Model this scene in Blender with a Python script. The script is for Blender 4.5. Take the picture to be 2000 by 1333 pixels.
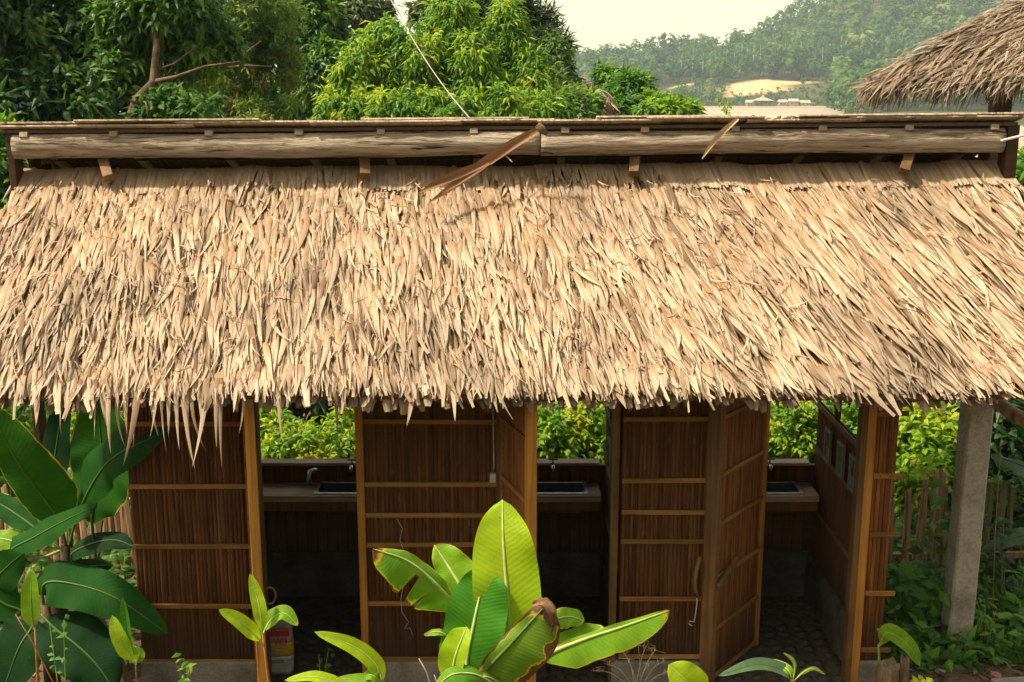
import bpy, bmesh, math, random
import numpy as np
from mathutils import Vector, Matrix

random.seed(7)
rng = np.random.default_rng(7)
R = math.radians
scene = bpy.context.scene
for o in list(bpy.data.objects):
    bpy.data.objects.remove(o)
COL = scene.collection

# ------------------------------------------------------------------ camera
ZC = 3.55
PITCH = R(12.5)
F = 2242.0
cam_d = bpy.data.cameras.new('camera')
cam_d.sensor_width = 36.0
cam_d.lens = F / 2000 * 36
cam_d.clip_start = 0.05
cam_d.clip_end = 6000
cam = bpy.data.objects.new('camera', cam_d)
COL.objects.link(cam)
cam.location = (0, 0, ZC)
cam.rotation_euler = (math.pi / 2 - PITCH, 0, 0)
scene.camera = cam

# ------------------------------------------------------------------ world, sun, exposure
SUN_DIR = Vector((-0.50, -0.13, 0.85)).normalized()
SUN_EL = math.asin(SUN_DIR.z)
SUN_ROT = math.atan2(SUN_DIR.x, SUN_DIR.y)
world = bpy.data.worlds.new('World')
scene.world = world
world.use_nodes = True
wn, wl = world.node_tree.nodes, world.node_tree.links
wn.clear()
w_out = wn.new('ShaderNodeOutputWorld')
w_bg = wn.new('ShaderNodeBackground')
w_sky = wn.new('ShaderNodeTexSky')
w_sky.sky_type = 'NISHITA'
w_sky.sun_disc = False
w_sky.sun_elevation = SUN_EL
w_sky.sun_rotation = SUN_ROT
w_sky.air_density = 1.0
w_sky.dust_density = 5.0
w_sky.ozone_density = 0.6
w_mul = wn.new('ShaderNodeMix')
w_mul.data_type = 'RGBA'
w_mul.blend_type = 'MULTIPLY'
w_mul.inputs[0].default_value = 1.0
wl.new(w_sky.outputs[0], w_mul.inputs[6])
w_mul.inputs[7].default_value = (1.0, 0.90, 0.62, 1)
# thin bright haze veil over the whole sky, thickest towards the horizon
w_geo = wn.new('ShaderNodeTexCoord')
w_sep = wn.new('ShaderNodeSeparateXYZ')
wl.new(w_geo.outputs['Generated'], w_sep.inputs[0])
w_rmp = wn.new('ShaderNodeValToRGB')
w_rmp.color_ramp.elements[0].position = 0.0
w_rmp.color_ramp.elements[0].color = (7.7, 6.6, 4.1, 1)
w_rmp.color_ramp.elements[1].position = 0.42
w_rmp.color_ramp.elements[1].color = (1.5, 1.42, 1.12, 1)
wl.new(w_sep.outputs[2], w_rmp.inputs[0])
w_add = wn.new('ShaderNodeMix')
w_add.data_type = 'RGBA'
w_add.blend_type = 'ADD'
w_add.inputs[0].default_value = 1.0
wl.new(w_mul.outputs[2], w_add.inputs[6])
wl.new(w_rmp.outputs[0], w_add.inputs[7])
wl.new(w_add.outputs[2], w_bg.inputs['Color'])
w_bg.inputs['Strength'].default_value = 0.12
wl.new(w_bg.outputs[0], w_out.inputs[0])

sun_d = bpy.data.lights.new('sun', 'SUN')
sun_d.energy = 4.7
sun_d.angle = R(3.5)
sun_d.color = (1.0, 0.905, 0.74)
sun = bpy.data.objects.new('sun', sun_d)
COL.objects.link(sun)
sun.rotation_euler = SUN_DIR.to_track_quat('Z', 'Y').to_euler()
sun.location = (-5, -5, 20)

scene.view_settings.view_transform = 'Standard'
scene.view_settings.look = 'None'
scene.view_settings.gamma = 1
scene.view_settings.exposure = 0.58
scene.view_settings.use_curve_mapping = False
scene.render.engine = 'CYCLES'
scene.cycles.max_bounces = 8
scene.cycles.transparent_max_bounces = 8
scene.cycles.volume_bounces = 0

# ------------------------------------------------------------------ projection helpers (photo pixel + distance -> place)
CP, SP = math.cos(PITCH), math.sin(PITCH)

def P(px, py, D):
    cx, cy = (px - 1000) / F, (666 - py) / F
    s = D / (CP + cy * SP)
    return Vector((cx * s, D, ZC + s * (-SP + cy * CP)))

def zat(py, D):
    return P(1000, py, D).z

def mpp(px, py, D):
    """metres per photo pixel at that place"""
    cy = (666 - py) / F
    return D / (CP + cy * SP) / F

# ------------------------------------------------------------------ object helpers
def link(o, parent=None):
    COL.objects.link(o)
    if parent is not None:
        o.parent = parent
    return o

def tag(o, label=None, cat=None, group=None, kind=None):
    if label: o['label'] = label
    if cat: o['category'] = cat
    if group: o['group'] = group
    if kind: o['kind'] = kind
    return o

def empty(name, loc=(0, 0, 0), label=None, cat=None, group=None, rz=0.0, parent=None):
    o = bpy.data.objects.new(name, None)
    o.empty_display_size = 0.2
    o.location = loc
    o.rotation_euler = (0, 0, rz)
    link(o, parent)
    return tag(o, label, cat, group)

class MB:
    """collects boxes, bars and tubes for ONE mesh object"""
    def __init__(self):
        self.v, self.f = [], []
    def add(self, vs, fs):
        b = len(self.v)
        self.v += [tuple(x) for x in vs]
        self.f += [tuple(i + b for i in f) for f in fs]
    def box(self, lo, hi, m=None):
        (x0, y0, z0), (x1, y1, z1) = lo, hi
        vs = [Vector(c) for c in ((x0, y0, z0), (x1, y0, z0), (x1, y1, z0), (x0, y1, z0), (x0, y0, z1), (x1, y0, z1), (x1, y1, z1), (x0, y1, z1))]
        if m is not None: vs = [m @ c for c in vs]
        self.add(vs, [(0, 3, 2, 1), (4, 5, 6, 7), (0, 1, 5, 4), (1, 2, 6, 5), (2, 3, 7, 6), (3, 0, 4, 7)])
        return self
    def bar(self, a, b, w, h, up=(0, 0, 1)):
        """box from a to b, w across, h along up"""
        a, b = Vector(a), Vector(b)
        d = (b - a).normalized()
        s = d.cross(Vector(up))
        s = s.normalized() if s.length > 1e-5 else Vector((1, 0, 0))
        u = s.cross(d).normalized()
        vs = []
        for p in (a, b):
            for i, j in ((-1, -1), (1, -1), (1, 1), (-1, 1)):
                vs.append(p + s * (i * w / 2) + u * (j * h / 2))
        self.add(vs, [(0, 1, 2, 3), (7, 6, 5, 4), (0, 4, 5, 1), (1, 5, 6, 2), (2, 6, 7, 3), (3, 7, 4, 0)])
        return self
    def tube(self, pts, rad, n=8, cap=True, wob=0.0, rs=None):
        pts = [Vector(p) for p in pts]
        if not hasattr(rad, '__len__'): rad = [rad] * len(pts)
        rs = rs or random
        prev = None
        vs, fs = [], []
        for i, p in enumerate(pts):
            d = (pts[min(i + 1, len(pts) - 1)] - pts[max(i - 1, 0)]).normalized()
            if prev is None:
                s = d.cross(Vector((0, 0, 1)))
                if s.length < 1e-3: s = d.cross(Vector((0, 1, 0)))
                s.normalize()
            else:
                s = (prev - d * prev.dot(d)).normalized()
            prev = s
            u = d.cross(s)
            for k in range(n):
                a = 2 * math.pi * k / n
                r = rad[i] * (1 + wob * (rs.random() - .5))
                vs.append(p + (s * math.cos(a) + u * math.sin(a)) * r)
        for i in range(len(pts) - 1):
            for k in range(n):
                fs.append((i * n + k, i * n + (k + 1) % n, (i + 1) * n + (k + 1) % n, (i + 1) * n + k))
        if cap:
            fs.append(tuple(reversed(range(n))))
            fs.append(tuple((len(pts) - 1) * n + k for k in range(n)))
        self.add(vs, fs)
        return self
    def mesh(self, name, mat, bevel=0.0, smooth=False):
        me = bpy.data.meshes.new(name)
        me.from_pydata(self.v, [], self.f)
        if bevel > 0:
            bm = bmesh.new(); bm.from_mesh(me)
            bmesh.ops.bevel(bm, geom=bm.edges[:], offset=bevel, segments=2, profile=0.6, affect='EDGES')
            bm.to_mesh(me); bm.free()
        if smooth:
            me.polygons.foreach_set('use_smooth', [True] * len(me.polygons))
        me.materials.append(mat)
        me.update()
        return me
    def build(self, name, mat, parent=None, bevel=0.0, smooth=False, loc=None, rz=None):
        o = bpy.data.objects.new(name, self.mesh(name, mat, bevel, smooth))
        if loc is not None: o.location = loc
        if rz is not None: o.rotation_euler = (0, 0, rz)
        return link(o, parent)

def np_mesh(name, V, faces, mat, leaf=None, smooth=True):
    me = bpy.data.meshes.new(name)
    V = np.asarray(V, np.float32)
    faces = np.asarray(faces, np.int32)
    k = faces.shape[1]
    me.vertices.add(len(V)); me.vertices.foreach_set('co', V.ravel())
    me.loops.add(faces.size); me.loops.foreach_set('vertex_index', faces.ravel())
    me.polygons.add(len(faces))
    me.polygons.foreach_set('loop_start', np.arange(len(faces), dtype=np.int32) * k)
    me.polygons.foreach_set('loop_total', np.full(len(faces), k, np.int32))
    me.polygons.foreach_set('use_smooth', np.full(len(faces), smooth))
    me.materials.append(mat)
    if leaf is not None:
        a = me.attributes.new('leaf', 'FLOAT_VECTOR', 'POINT')
        a.data.foreach_set('vector', np.asarray(leaf, np.float32).ravel())
    me.update(calc_edges=True)
    return me

def np_obj(name, V, faces, mat, parent=None, leaf=None, smooth=True):
    return link(bpy.data.objects.new(name, np_mesh(name, V, faces, mat, leaf, smooth)), parent)

def nrm(a):
    return a / np.maximum(np.linalg.norm(a, axis=-1, keepdims=True), 1e-9)

def strips(org, d, n, L, W, th0, bend, side, twist, fold, tip=0.35, n_seg=5, tint=None, cut=None, base_w=0.8):
    """many curved, folded blades at once; returns verts, quads, leaf attribute (tint, u, v), shaped (N, rows*3)"""
    N = len(org)
    w = nrm(np.cross(d, n))
    pos = org.copy()
    ts = np.linspace(0, 1, n_seg + 1)
    V = np.zeros((N, n_seg + 1, 3, 3), np.float64)
    A = np.zeros((N, n_seg + 1, 3, 3), np.float64)
    tint = rng.random(N) if tint is None else tint
    cut = np.zeros(N) if cut is None else cut
    for i, t in enumerate(ts):
        th = th0 + bend * (t - 0.3)
        ph = side * (t - .3)
        dirn = (np.cos(th) * np.cos(ph))[:, None] * d + (np.cos(th) * np.sin(ph))[:, None] * w + np.sin(th)[:, None] * n
        if i > 0: pos = pos + dirn * (L / n_seg)[:, None]
        wl_ = nrm(w - dirn * np.sum(w * dirn, 1, keepdims=True))
        nl = nrm(np.cross(wl_, dirn))
        tw = twist * (t - .15)
        wt = np.cos(tw)[:, None] * wl_ + np.sin(tw)[:, None] * nl
        nt = np.cos(tw)[:, None] * nl - np.sin(tw)[:, None] * wl_
        prof = np.minimum(1.0, base_w + t * 1.2) * np.clip((1 - t) / tip, 0, 1) ** 0.75
        prof = np.maximum(prof, cut * (0.75 + 0.25 * (1 - t)))
        hw = (W * 0.5 * prof)[:, None]
        f = (fold * W * 0.5 * prof)[:, None]
        V[:, i, 0] = pos - wt * hw
        V[:, i, 1] = pos + nt * f
        V[:, i, 2] = pos + wt * hw
        for k in range(3):
            A[:, i, k, 0] = tint; A[:, i, k, 1] = k / 2; A[:, i, k, 2] = t
    rows = n_seg + 1
    q = []
    for i in range(n_seg):
        for k in range(2):
            q.append((i * 3 + k, i * 3 + k + 1, i * 3 + 3 + k + 1, i * 3 + 3 + k))
    q = np.array(q)
    Fq = (np.arange(N)[:, None, None] * rows * 3 + q[None]).reshape(-1, 4)
    return V.reshape(N, rows * 3, 3), Fq, A.reshape(N, rows * 3, 3), q

def tri_leaves(org, d, n, L, W, droop, tint, fold=0.18):
    """simple folded leaves of four triangles"""
    N = len(org)
    w = nrm(np.cross(d, n)); n2 = nrm(np.cross(w, d))
    L = L[:, None]; W = W[:, None]; dr = droop[:, None]
    b = org
    m = org + d * L * .48 + n2 * (W * fold)
    l = org + d * L * .42 - w * W * .5
    r = org + d * L * .42 + w * W * .5
    t = org + d * L * (1 - .25 * dr) - n2 * L * dr * .55
    V = np.stack([b, l, r, m, t], 1)
    q = np.array([(0, 2, 3), (0, 3, 1), (3, 2, 4), (3, 4, 1)])
    Fq = (np.arange(N)[:, None, None] * 5 + q[None]).reshape(-1, 3)
    A = np.zeros((N, 5, 3)); A[:, :, 0] = tint[:, None]
    A[:, :, 1] = np.array([.5, 0, 1, .5, .5]); A[:, :, 2] = np.array([0, .42, .42, .48, 1])
    return V.reshape(-1, 3), Fq, A.reshape(-1, 3)

# ------------------------------------------------------------------ materials
def new_mat(name):
    m = bpy.data.materials.new(name)
    m.use_nodes = True
    nt = m.node_tree
    nt.nodes.clear()
    out = nt.nodes.new('ShaderNodeOutputMaterial')
    return m, nt, out

def node(nt, typ, **kw):
    n = nt.nodes.new(typ)
    for k, v in kw.items():
        setattr(n, k, v)
    return n

def ramp(nt, stops, fac):
    r = node(nt, 'ShaderNodeValToRGB')
    els = r.color_ramp.elements
    while len(els) < len(stops): els.new(0.5)
    for e, (p, c) in zip(els, stops):
        e.position = p; e.color = (*c, 1)
    nt.links.new(fac, r.inputs[0])
    return r.outputs[0]

def mixc(nt, a, b, fac, mode='MIX'):
    m = node(nt, 'ShaderNodeMix', data_type='RGBA', blend_type=mode)
    for s, v in ((6, a), (7, b), (0, fac)):
        if isinstance(v, (int, float)): m.inputs[s].default_value = v
        elif isinstance(v, tuple): m.inputs[s].default_value = (*v, 1)
        else: nt.links.new(v, m.inputs[s])
    return m.outputs[2]

def math_n(nt, op, a, b=0.0, c=None):
    m = node(nt, 'ShaderNodeMath', operation=op)
    for s, v in ((0, a), (1, b), (2, c)):
        if v is None: continue
        if isinstance(v, (int, float)): m.inputs[s].default_value = v
        else: nt.links.new(v, m.inputs[s])
    return m.outputs[0]

def noise(nt, scale, detail=4, vec=None, rough=.55, dist=0.0):
    n = node(nt, 'ShaderNodeTexNoise')
    n.inputs['Scale'].default_value = scale
    n.inputs['Detail'].default_value = detail
    n.inputs['Roughness'].default_value = rough
    n.inputs['Distortion'].default_value = dist
    if vec is not None: nt.links.new(vec, n.inputs['Vector'])
    return n.outputs[0]

def mapping(nt, src, scale=(1, 1, 1), loc=(0, 0, 0)):
    m = node(nt, 'ShaderNodeMapping')
    m.inputs['Scale'].default_value = scale
    m.inputs['Location'].default_value = loc
    nt.links.new(src, m.inputs['Vector'])
    return m.outputs[0]

def bump(nt, h, strength, dist=0.01):
    b = node(nt, 'ShaderNodeBump')
    b.inputs['Strength'].default_value = strength
    b.inputs['Distance'].default_value = dist
    nt.links.new(h, b.inputs['Height'])
    return b.outputs[0]

def principled(nt, out, color, rough=.8, normal=None, spec=.3, metal=0.0, transl=0.0, tcol=None):
    p = node(nt, 'ShaderNodeBsdfPrincipled')
    if isinstance(color, tuple): p.inputs['Base Color'].default_value = (*color, 1)
    else: nt.links.new(color, p.inputs['Base Color'])
    if isinstance(rough, (int, float)): p.inputs['Roughness'].default_value = rough
    else: nt.links.new(rough, p.inputs['Roughness'])
    p.inputs['Specular IOR Level'].default_value = spec
    p.inputs['Metallic'].default_value = metal
    if normal is not None: nt.links.new(normal, p.inputs['Normal'])
    if transl > 0:
        t = node(nt, 'ShaderNodeBsdfTranslucent')
        c = tcol if tcol is not None else color
        if isinstance(c, tuple): t.inputs[0].default_value = (*c, 1)
        else: nt.links.new(c, t.inputs[0])
        if normal is not None: nt.links.new(normal, t.inputs['Normal'])
        ms = node(nt, 'ShaderNodeMixShader'); ms.inputs[0].default_value = transl
        nt.links.new(p.outputs[0], ms.inputs[1]); nt.links.new(t.outputs[0], ms.inputs[2])
        nt.links.new(ms.outputs[0], out.inputs[0])
    else:
        nt.links.new(p.outputs[0], out.inputs[0])
    return p

def leaf_attr(nt):
    a = node(nt, 'ShaderNodeAttribute', attribute_name='leaf')
    s = node(nt, 'ShaderNodeSeparateXYZ')
    nt.links.new(a.outputs['Vector'], s.inputs[0])
    return a.outputs['Vector'], s.outputs[0], s.outputs[1], s.outputs[2]

def thatch_mat(name, stops, root, streak=.35):
    m, nt, out = new_mat(name)
    vec, tint, u, v = leaf_attr(nt)
    c = ramp(nt, stops, tint)
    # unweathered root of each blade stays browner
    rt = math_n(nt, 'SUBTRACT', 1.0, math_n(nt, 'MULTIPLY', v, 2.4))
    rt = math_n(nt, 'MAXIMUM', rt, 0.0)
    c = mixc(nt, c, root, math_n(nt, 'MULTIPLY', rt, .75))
    sv = mapping(nt, vec, (37.0, 7.0, 1.2))
    st = noise(nt, 3.0, 3, sv)
    c = mixc(nt, c, ramp(nt, [(.3, (.60, .54, .49)), (.62, (1.08, 1.05, 1.02))], st), streak * 2, 'MULTIPLY')
    tc = node(nt, 'ShaderNodeTexCoord')
    big = noise(nt, 2.2, 4, tc.outputs['Object'])
    c = mixc(nt, c, ramp(nt, [(.35, (.72, .68, .66)), (.6, (1.03, 1.0, .97))], big), .6, 'MULTIPLY')
    mould = noise(nt, 1.4, 5, mapping(nt, tc.outputs['Object'], (1, 1, 1), (4, 2, 1)), .65)
    c = mixc(nt, c, mixc(nt, c, (.62, .63, .64), 1.0, 'MULTIPLY'), ramp(nt, [(.52, (0, 0, 0)), (.66, (.75, .75, .75))], mould))
    fine = noise(nt, 160, 2, tc.outputs['Object'])
    c = mixc(nt, c, ramp(nt, [(.30, (.55, .5, .45)), (.45, (1, 1, 1))], fine), .5, 'MULTIPLY')
    b = bump(nt, math_n(nt, 'ADD', st, noise(nt, 14, 2, sv)), .35, .004)
    principled(nt, out, c, .62, b, .25, transl=.12)
    return m

def foliage_mat(name, stops, transl=.38, rough=.45, spec=.35, tgain=(1.25, 1.3, .5), brown=0.0):
    m, nt, out = new_mat(name)
    vec, tint, u, v = leaf_attr(nt)
    c = ramp(nt, stops, tint)
    mid = math_n(nt, 'ABSOLUTE', math_n(nt, 'SUBTRACT', u, .5))
    c = mixc(nt, c, (1.3, 1.3, 1.1), math_n(nt, 'MULTIPLY', math_n(nt, 'LESS_THAN', mid, .07), .5), 'MULTIPLY')
    if brown > 0:
        tc = node(nt, 'ShaderNodeTexCoord')
        nz = noise(nt, 30, 3, tc.outputs['Object'])
        c = mixc(nt, c, (.22, .12, .03), math_n(nt, 'MULTIPLY', math_n(nt, 'GREATER_THAN', nz, .62), brown))
    tcol = mixc(nt, c, tgain, 1.0, 'MULTIPLY')
    principled(nt, out, c, rough, None, spec, transl=transl, tcol=tcol)
    return m

def banana_mat(name, c0, c1, rib, brown=0.0, transl=.42, tgain=(1.4, 1.35, .4), rough=.5, spec=.22, edge=.93):
    """broad leaf: fine side veins, paler ribs, torn brown margin"""
    m, nt, out = new_mat(name)
    vec, tint, u, v = leaf_attr(nt)           # u -1..1 across, v 0..1 along
    au = math_n(nt, 'ABSOLUTE', u)
    tc = node(nt, 'ShaderNodeTexCoord')
    big = noise(nt, 5, 4, tc.outputs['Object'])
    c = mixc(nt, c0, c1, ramp(nt, [(.35, (0, 0, 0)), (.65, (1, 1, 1))], big))
    ph = math_n(nt, 'ADD', math_n(nt, 'MULTIPLY', v, 210.0), math_n(nt, 'MULTIPLY', au, -26.0))
    ph = math_n(nt, 'ADD', ph, math_n(nt, 'MULTIPLY', noise(nt, 9, 2, tc.outputs['Object']), 9.0))
    wv = math_n(nt, 'SINE', ph)
    c = mixc(nt, c, (1.22, 1.2, 1.05), math_n(nt, 'MULTIPLY', math_n(nt, 'MAXIMUM', wv, 0.0), .22), 'MULTIPLY')
    bands = noise(nt, 1.0, 3, mapping(nt, vec, (1, .6, 16)))
    c = mixc(nt, c, ramp(nt, [(.35, (.68, .74, .6)), (.62, (1.12, 1.08, 1.0))], bands), .55, 'MULTIPLY')
    spots = noise(nt, 55, 2, tc.outputs['Object'])
    c = mixc(nt, c, (.16, .12, .03), math_n(nt, 'MULTIPLY', math_n(nt, 'GREATER_THAN', spots, .72), .5))
    if brown > 0:
        bn = noise(nt, 11, 4, tc.outputs['Object'])
        e = math_n(nt, 'ADD', au, math_n(nt, 'MULTIPLY', math_n(nt, 'SUBTRACT', bn, .5), brown))
        e2 = math_n(nt, 'ADD', v, math_n(nt, 'MULTIPLY', math_n(nt, 'SUBTRACT', bn, .5), brown * .5))
        e = math_n(nt, 'MAXIMUM', e, e2)
        k = ramp(nt, [(edge - .04, (0, 0, 0)), (edge, (1, 1, 1))], e)
        k2 = ramp(nt, [(edge, (0, 0, 0)), (min(.999, edge + .035), (1, 1, 1))], e)
        c = mixc(nt, c, (.62, .46, .03), k)
        c = mixc(nt, c, (.13, .06, .025), k2)
    tcol = mixc(nt, c, tgain, 1.0, 'MULTIPLY')
    b = bump(nt, wv, .12, .003)
    principled(nt, out, c, rough, b, spec, transl=transl, tcol=tcol)
    return m

def wood_mat(name, ca, cb, cc=None, scale=(30, 30, 1.6), rough=.7, rnd=.5, spec=.25, bstr=.3, stain=.5, dust=0.0):
    """grain runs along local z unless scaled otherwise; each piece takes its own shade"""
    m, nt, out = new_mat(name)
    tc = node(nt, 'ShaderNodeTexCoord')
    oi = node(nt, 'ShaderNodeObjectInfo')
    off = node(nt, 'ShaderNodeVectorMath', operation='ADD')
    cmb = node(nt, 'ShaderNodeCombineXYZ')
    for k in range(3): nt.links.new(math_n(nt, 'MULTIPLY', oi.outputs['Random'], 37.0 + k * 11), cmb.inputs[k])
    nt.links.new(tc.outputs['Object'], off.inputs[0]); nt.links.new(cmb.outputs[0], off.inputs[1])
    g = noise(nt, 1.0, 5, mapping(nt, off.outputs[0], scale), .6, .6)
    c = ramp(nt, [(.28, ca), (.52, cb), (.75, cc or cb)], g)
    big = noise(nt, 3.5, 4, off.outputs[0])
    c = mixc(nt, c, ramp(nt, [(.35, (.45, .42, .40)), (.6, (1.05, 1.02, 1))], big), stain, 'MULTIPLY')
    sh = math_n(nt, 'ADD', 1 - rnd * .5, math_n(nt, 'MULTIPLY', oi.outputs['Random'], rnd))
    shc = node(nt, 'ShaderNodeCombineXYZ')
    for k in range(3): nt.links.new(sh, shc.inputs[k])
    c = mixc(nt, c, shc.outputs[0], 1.0, 'MULTIPLY')
    if dust > 0:
        sp = node(nt, 'ShaderNodeSeparateXYZ'); nt.links.new(tc.outputs['Object'], sp.inputs[0])
        hgt = math_n(nt, 'ADD', sp.outputs[2], math_n(nt, 'MULTIPLY', noise(nt, 5, 5, off.outputs[0]), .5))
        k = ramp(nt, [(.22, (dust,) * 3), (.62, (0, 0, 0))], hgt)
        c = mixc(nt, c, (.20, .155, .11), k)
        sc = noise(nt, 1.0, 2, mapping(nt, off.outputs[0], (90, 90, 9)))
        c = mixc(nt, c, (.30, .24, .18), math_n(nt, 'MULTIPLY', math_n(nt, 'GREATER_THAN', sc, .70), .45))
    principled(nt, out, c, rough, bump(nt, g, bstr, .004), spec)
    return m

def rough_mat(name, ca, cb, scale=6, rough=.9, bstr=.4, bdist=.02, spec=.2, cc=None, fine=60):
    m, nt, out = new_mat(name)
    tc = node(nt, 'ShaderNodeTexCoord')
    n1 = noise(nt, scale, 6, tc.outputs['Object'], .6)
    n2 = noise(nt, fine, 4, tc.outputs['Object'], .6)
    c = ramp(nt, [(.33, ca), (.55, cb), (.72, cc or cb)], n1)
    c = mixc(nt, c, ramp(nt, [(.3, (.6, .6, .6)), (.6, (1.08, 1.08, 1.08))], n2), .7, 'MULTIPLY')
    principled(nt, out, c, rough, bump(nt, math_n(nt, 'ADD', n2, n1), bstr, bdist), spec)
    return m

def flat_mat(name, c, rough=.5, spec=.4, metal=0.0, var=.15):
    m, nt, out = new_mat(name)
    tc = node(nt, 'ShaderNodeTexCoord')
    n1 = noise(nt, 25, 4, tc.outputs['Object'])
    col = mixc(nt, c, ramp(nt, [(.3, (1 - var * 2,) * 3), (.7, (1 + var,) * 3)], n1), 1.0, 'MULTIPLY')
    principled(nt, out, col, rough, bump(nt, n1, .1, .002), spec, metal)
    return m

M = {}
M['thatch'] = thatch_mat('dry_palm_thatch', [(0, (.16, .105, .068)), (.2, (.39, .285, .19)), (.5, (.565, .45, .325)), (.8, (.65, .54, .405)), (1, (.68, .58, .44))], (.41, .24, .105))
M['thatch_grey'] = thatch_mat('weathered_thatch', [(0, (.07, .048, .036)), (.4, (.27, .205, .145)), (.8, (.46, .375, .275)), (1, (.60, .51, .39))], (.12, .075, .05))
M['thatch_edge'] = thatch_mat('roof_edge_thatch', [(0, (.38, .28, .19)), (1, (.66, .56, .42))], (.40, .28, .18))
M['thatch_base'] = rough_mat('thatch_underside', (.10, .065, .035), (.20, .13, .07), 9, .95)
M['rear_top'] = wood_mat('pale_thatch_sheet', (.34, .26, .18), (.56, .46, .34), (.66, .56, .43), (60, 3, 3), .85, .4, .2)
M['rafter'] = wood_mat('grey_rafter', (.20, .15, .11), (.34, .27, .20), None, (30, 2, 30), .8, .3, .2)
M['thatch_under'] = wood_mat('thatch_dark_side', (.05, .035, .025), (.12, .08, .05), None, (60, 60, 3), .9)
M['slat'] = wood_mat('stained_split_bamboo', (.060, .024, .008), (.135, .057, .019), (.20, .092, .033), (70, 70, 2.2), .72, .5, .14, dust=.5)
M['slat_door'] = wood_mat('red_brown_split_bamboo', (.12, .043, .012), (.26, .103, .030), (.35, .16, .052), (70, 70, 2.2), .7, .5, .16, dust=.4)
M['batten'] = wood_mat('pale_batten_wood', (.19, .095, .028), (.31, .165, .05), (.38, .215, .07), (2, 40, 40), .72, .35, .15)
M['jamb'] = wood_mat('orange_jamb_wood', (.27, .115, .022), (.46, .215, .045), (.53, .27, .065), (45, 45, 1.3), .7, .25, .14, .2, .3)
M['jamb_dark'] = wood_mat('brown_frame_wood', (.10, .055, .022), (.19, .105, .042), (.24, .14, .06), (45, 45, 1.3), .6, .3)
M['dark_wood'] = wood_mat('dark_board_wood', (.035, .018, .010), (.075, .036, .020), None, (3, 40, 40), .55, .3, .3)
M['counter'] = wood_mat('worn_counter_wood', (.30, .20, .125), (.54, .40, .27), (.60, .46, .33), (2, 30, 30), .5, .2, .35)
M['log'] = None
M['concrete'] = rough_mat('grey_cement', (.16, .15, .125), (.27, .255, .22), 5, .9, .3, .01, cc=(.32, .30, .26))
M['concrete_in'] = rough_mat('shaded_stall_cement', (.06, .055, .046), (.115, .105, .09), 5, .9, .3, .01, cc=(.14, .13, .11))  # darker copy of the cement, indoor shade put into its colour
M['post_conc'] = rough_mat('weathered_concrete', (.28, .255, .20), (.47, .435, .36), 4, .92, .5, .012, cc=(.40, .37, .30), fine=45)
M['cobble'] = rough_mat('floor_cobble', (.03, .026, .022), (.075, .064, .052), 9, .75, .3, .008, cc=(.10, .085, .068))
M['mortar'] = rough_mat('floor_mortar', (.045, .04, .034), (.085, .075, .062), 14, .9)
M['steel'] = flat_mat('brushed_steel', (.62, .64, .64), .28, .5, .9)
M['steel_in'] = flat_mat('basin_steel', (.075, .095, .09), .35, .5, .6)  # darker copy of the steel, dark reflections painted into its colour
M['chrome'] = flat_mat('tap_chrome', (.55, .55, .56), .2, .5, 1.0)
M['black'] = flat_mat('black_plastic', (.015, .015, .016), .45)
M['white'] = flat_mat('white_plastic', (.62, .58, .50), .5)
M['picket'] = wood_mat('weathered_stake_wood', (.22, .12, .075), (.44, .265, .16), (.54, .36, .24), (30, 30, 1.6), .85, .6)
M['stump'] = wood_mat('rotten_stump_wood', (.08, .055, .04), (.20, .15, .105), (.30, .24, .17), (40, 40, 5), .95, .4, .1, .9)
M['picket_green'] = wood_mat('mossy_stake_wood', (.06, .07, .025), (.14, .14, .05), (.2, .17, .08), (30, 30, 1.6), .85, .5)
M['trunk'] = rough_mat('tree_bark', (.07, .045, .03), (.19, .125, .075), 7, .9, .6, .03)
M['trunk_dark'] = rough_mat('dark_bark', (.03, .022, .016), (.075, .055, .035), 7, .9, .6, .03)
M['trunk_pale'] = rough_mat('pale_bark', (.30, .28, .22), (.46, .43, .34), 2, .9, .3, .03)
M['stem'] = rough_mat('banana_stem', (.05, .03, .02), (.14, .09, .045), 9, .7, .3, .02, cc=(.12, .13, .04))
M['stem_green'] = rough_mat('young_stem', (.22, .27, .05), (.30, .36, .07), 9, .5, .15, .01, .35, cc=(.35, .25, .08))
M['stem_red'] = rough_mat('reddish_stem', (.24, .16, .04), (.34, .14, .04), 12, .5, .15, .01, .35, cc=(.30, .27, .06))
M['stone_pink'] = rough_mat('pink_stone', (.30, .13, .10), (.42, .20, .16), 8, .85)
M['stone'] = rough_mat('grey_stone', (.14, .13, .11), (.26, .24, .20), 8, .85)
M['pipe_blue'] = flat_mat('blue_pipe', (.02, .12, .36), .4)
M['wire'] = flat_mat('grey_wire', (.42, .38, .32), .6)
M['straw'] = flat_mat('dry_straw', (.26, .20, .12), .8, .1)
M['cable'] = flat_mat('white_cable', (.6, .58, .54), .5)
M['dry_leaf'] = thatch_mat('dry_frond', [(0, (.24, .125, .055)), (1, (.38, .22, .11))], (.30, .17, .085))
M['litter'] = thatch_mat('leaf_litter_brown', [(0, (.06, .035, .02)), (.5, (.16, .10, .055)), (1, (.32, .22, .13))], (.12, .07, .04))

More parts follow.
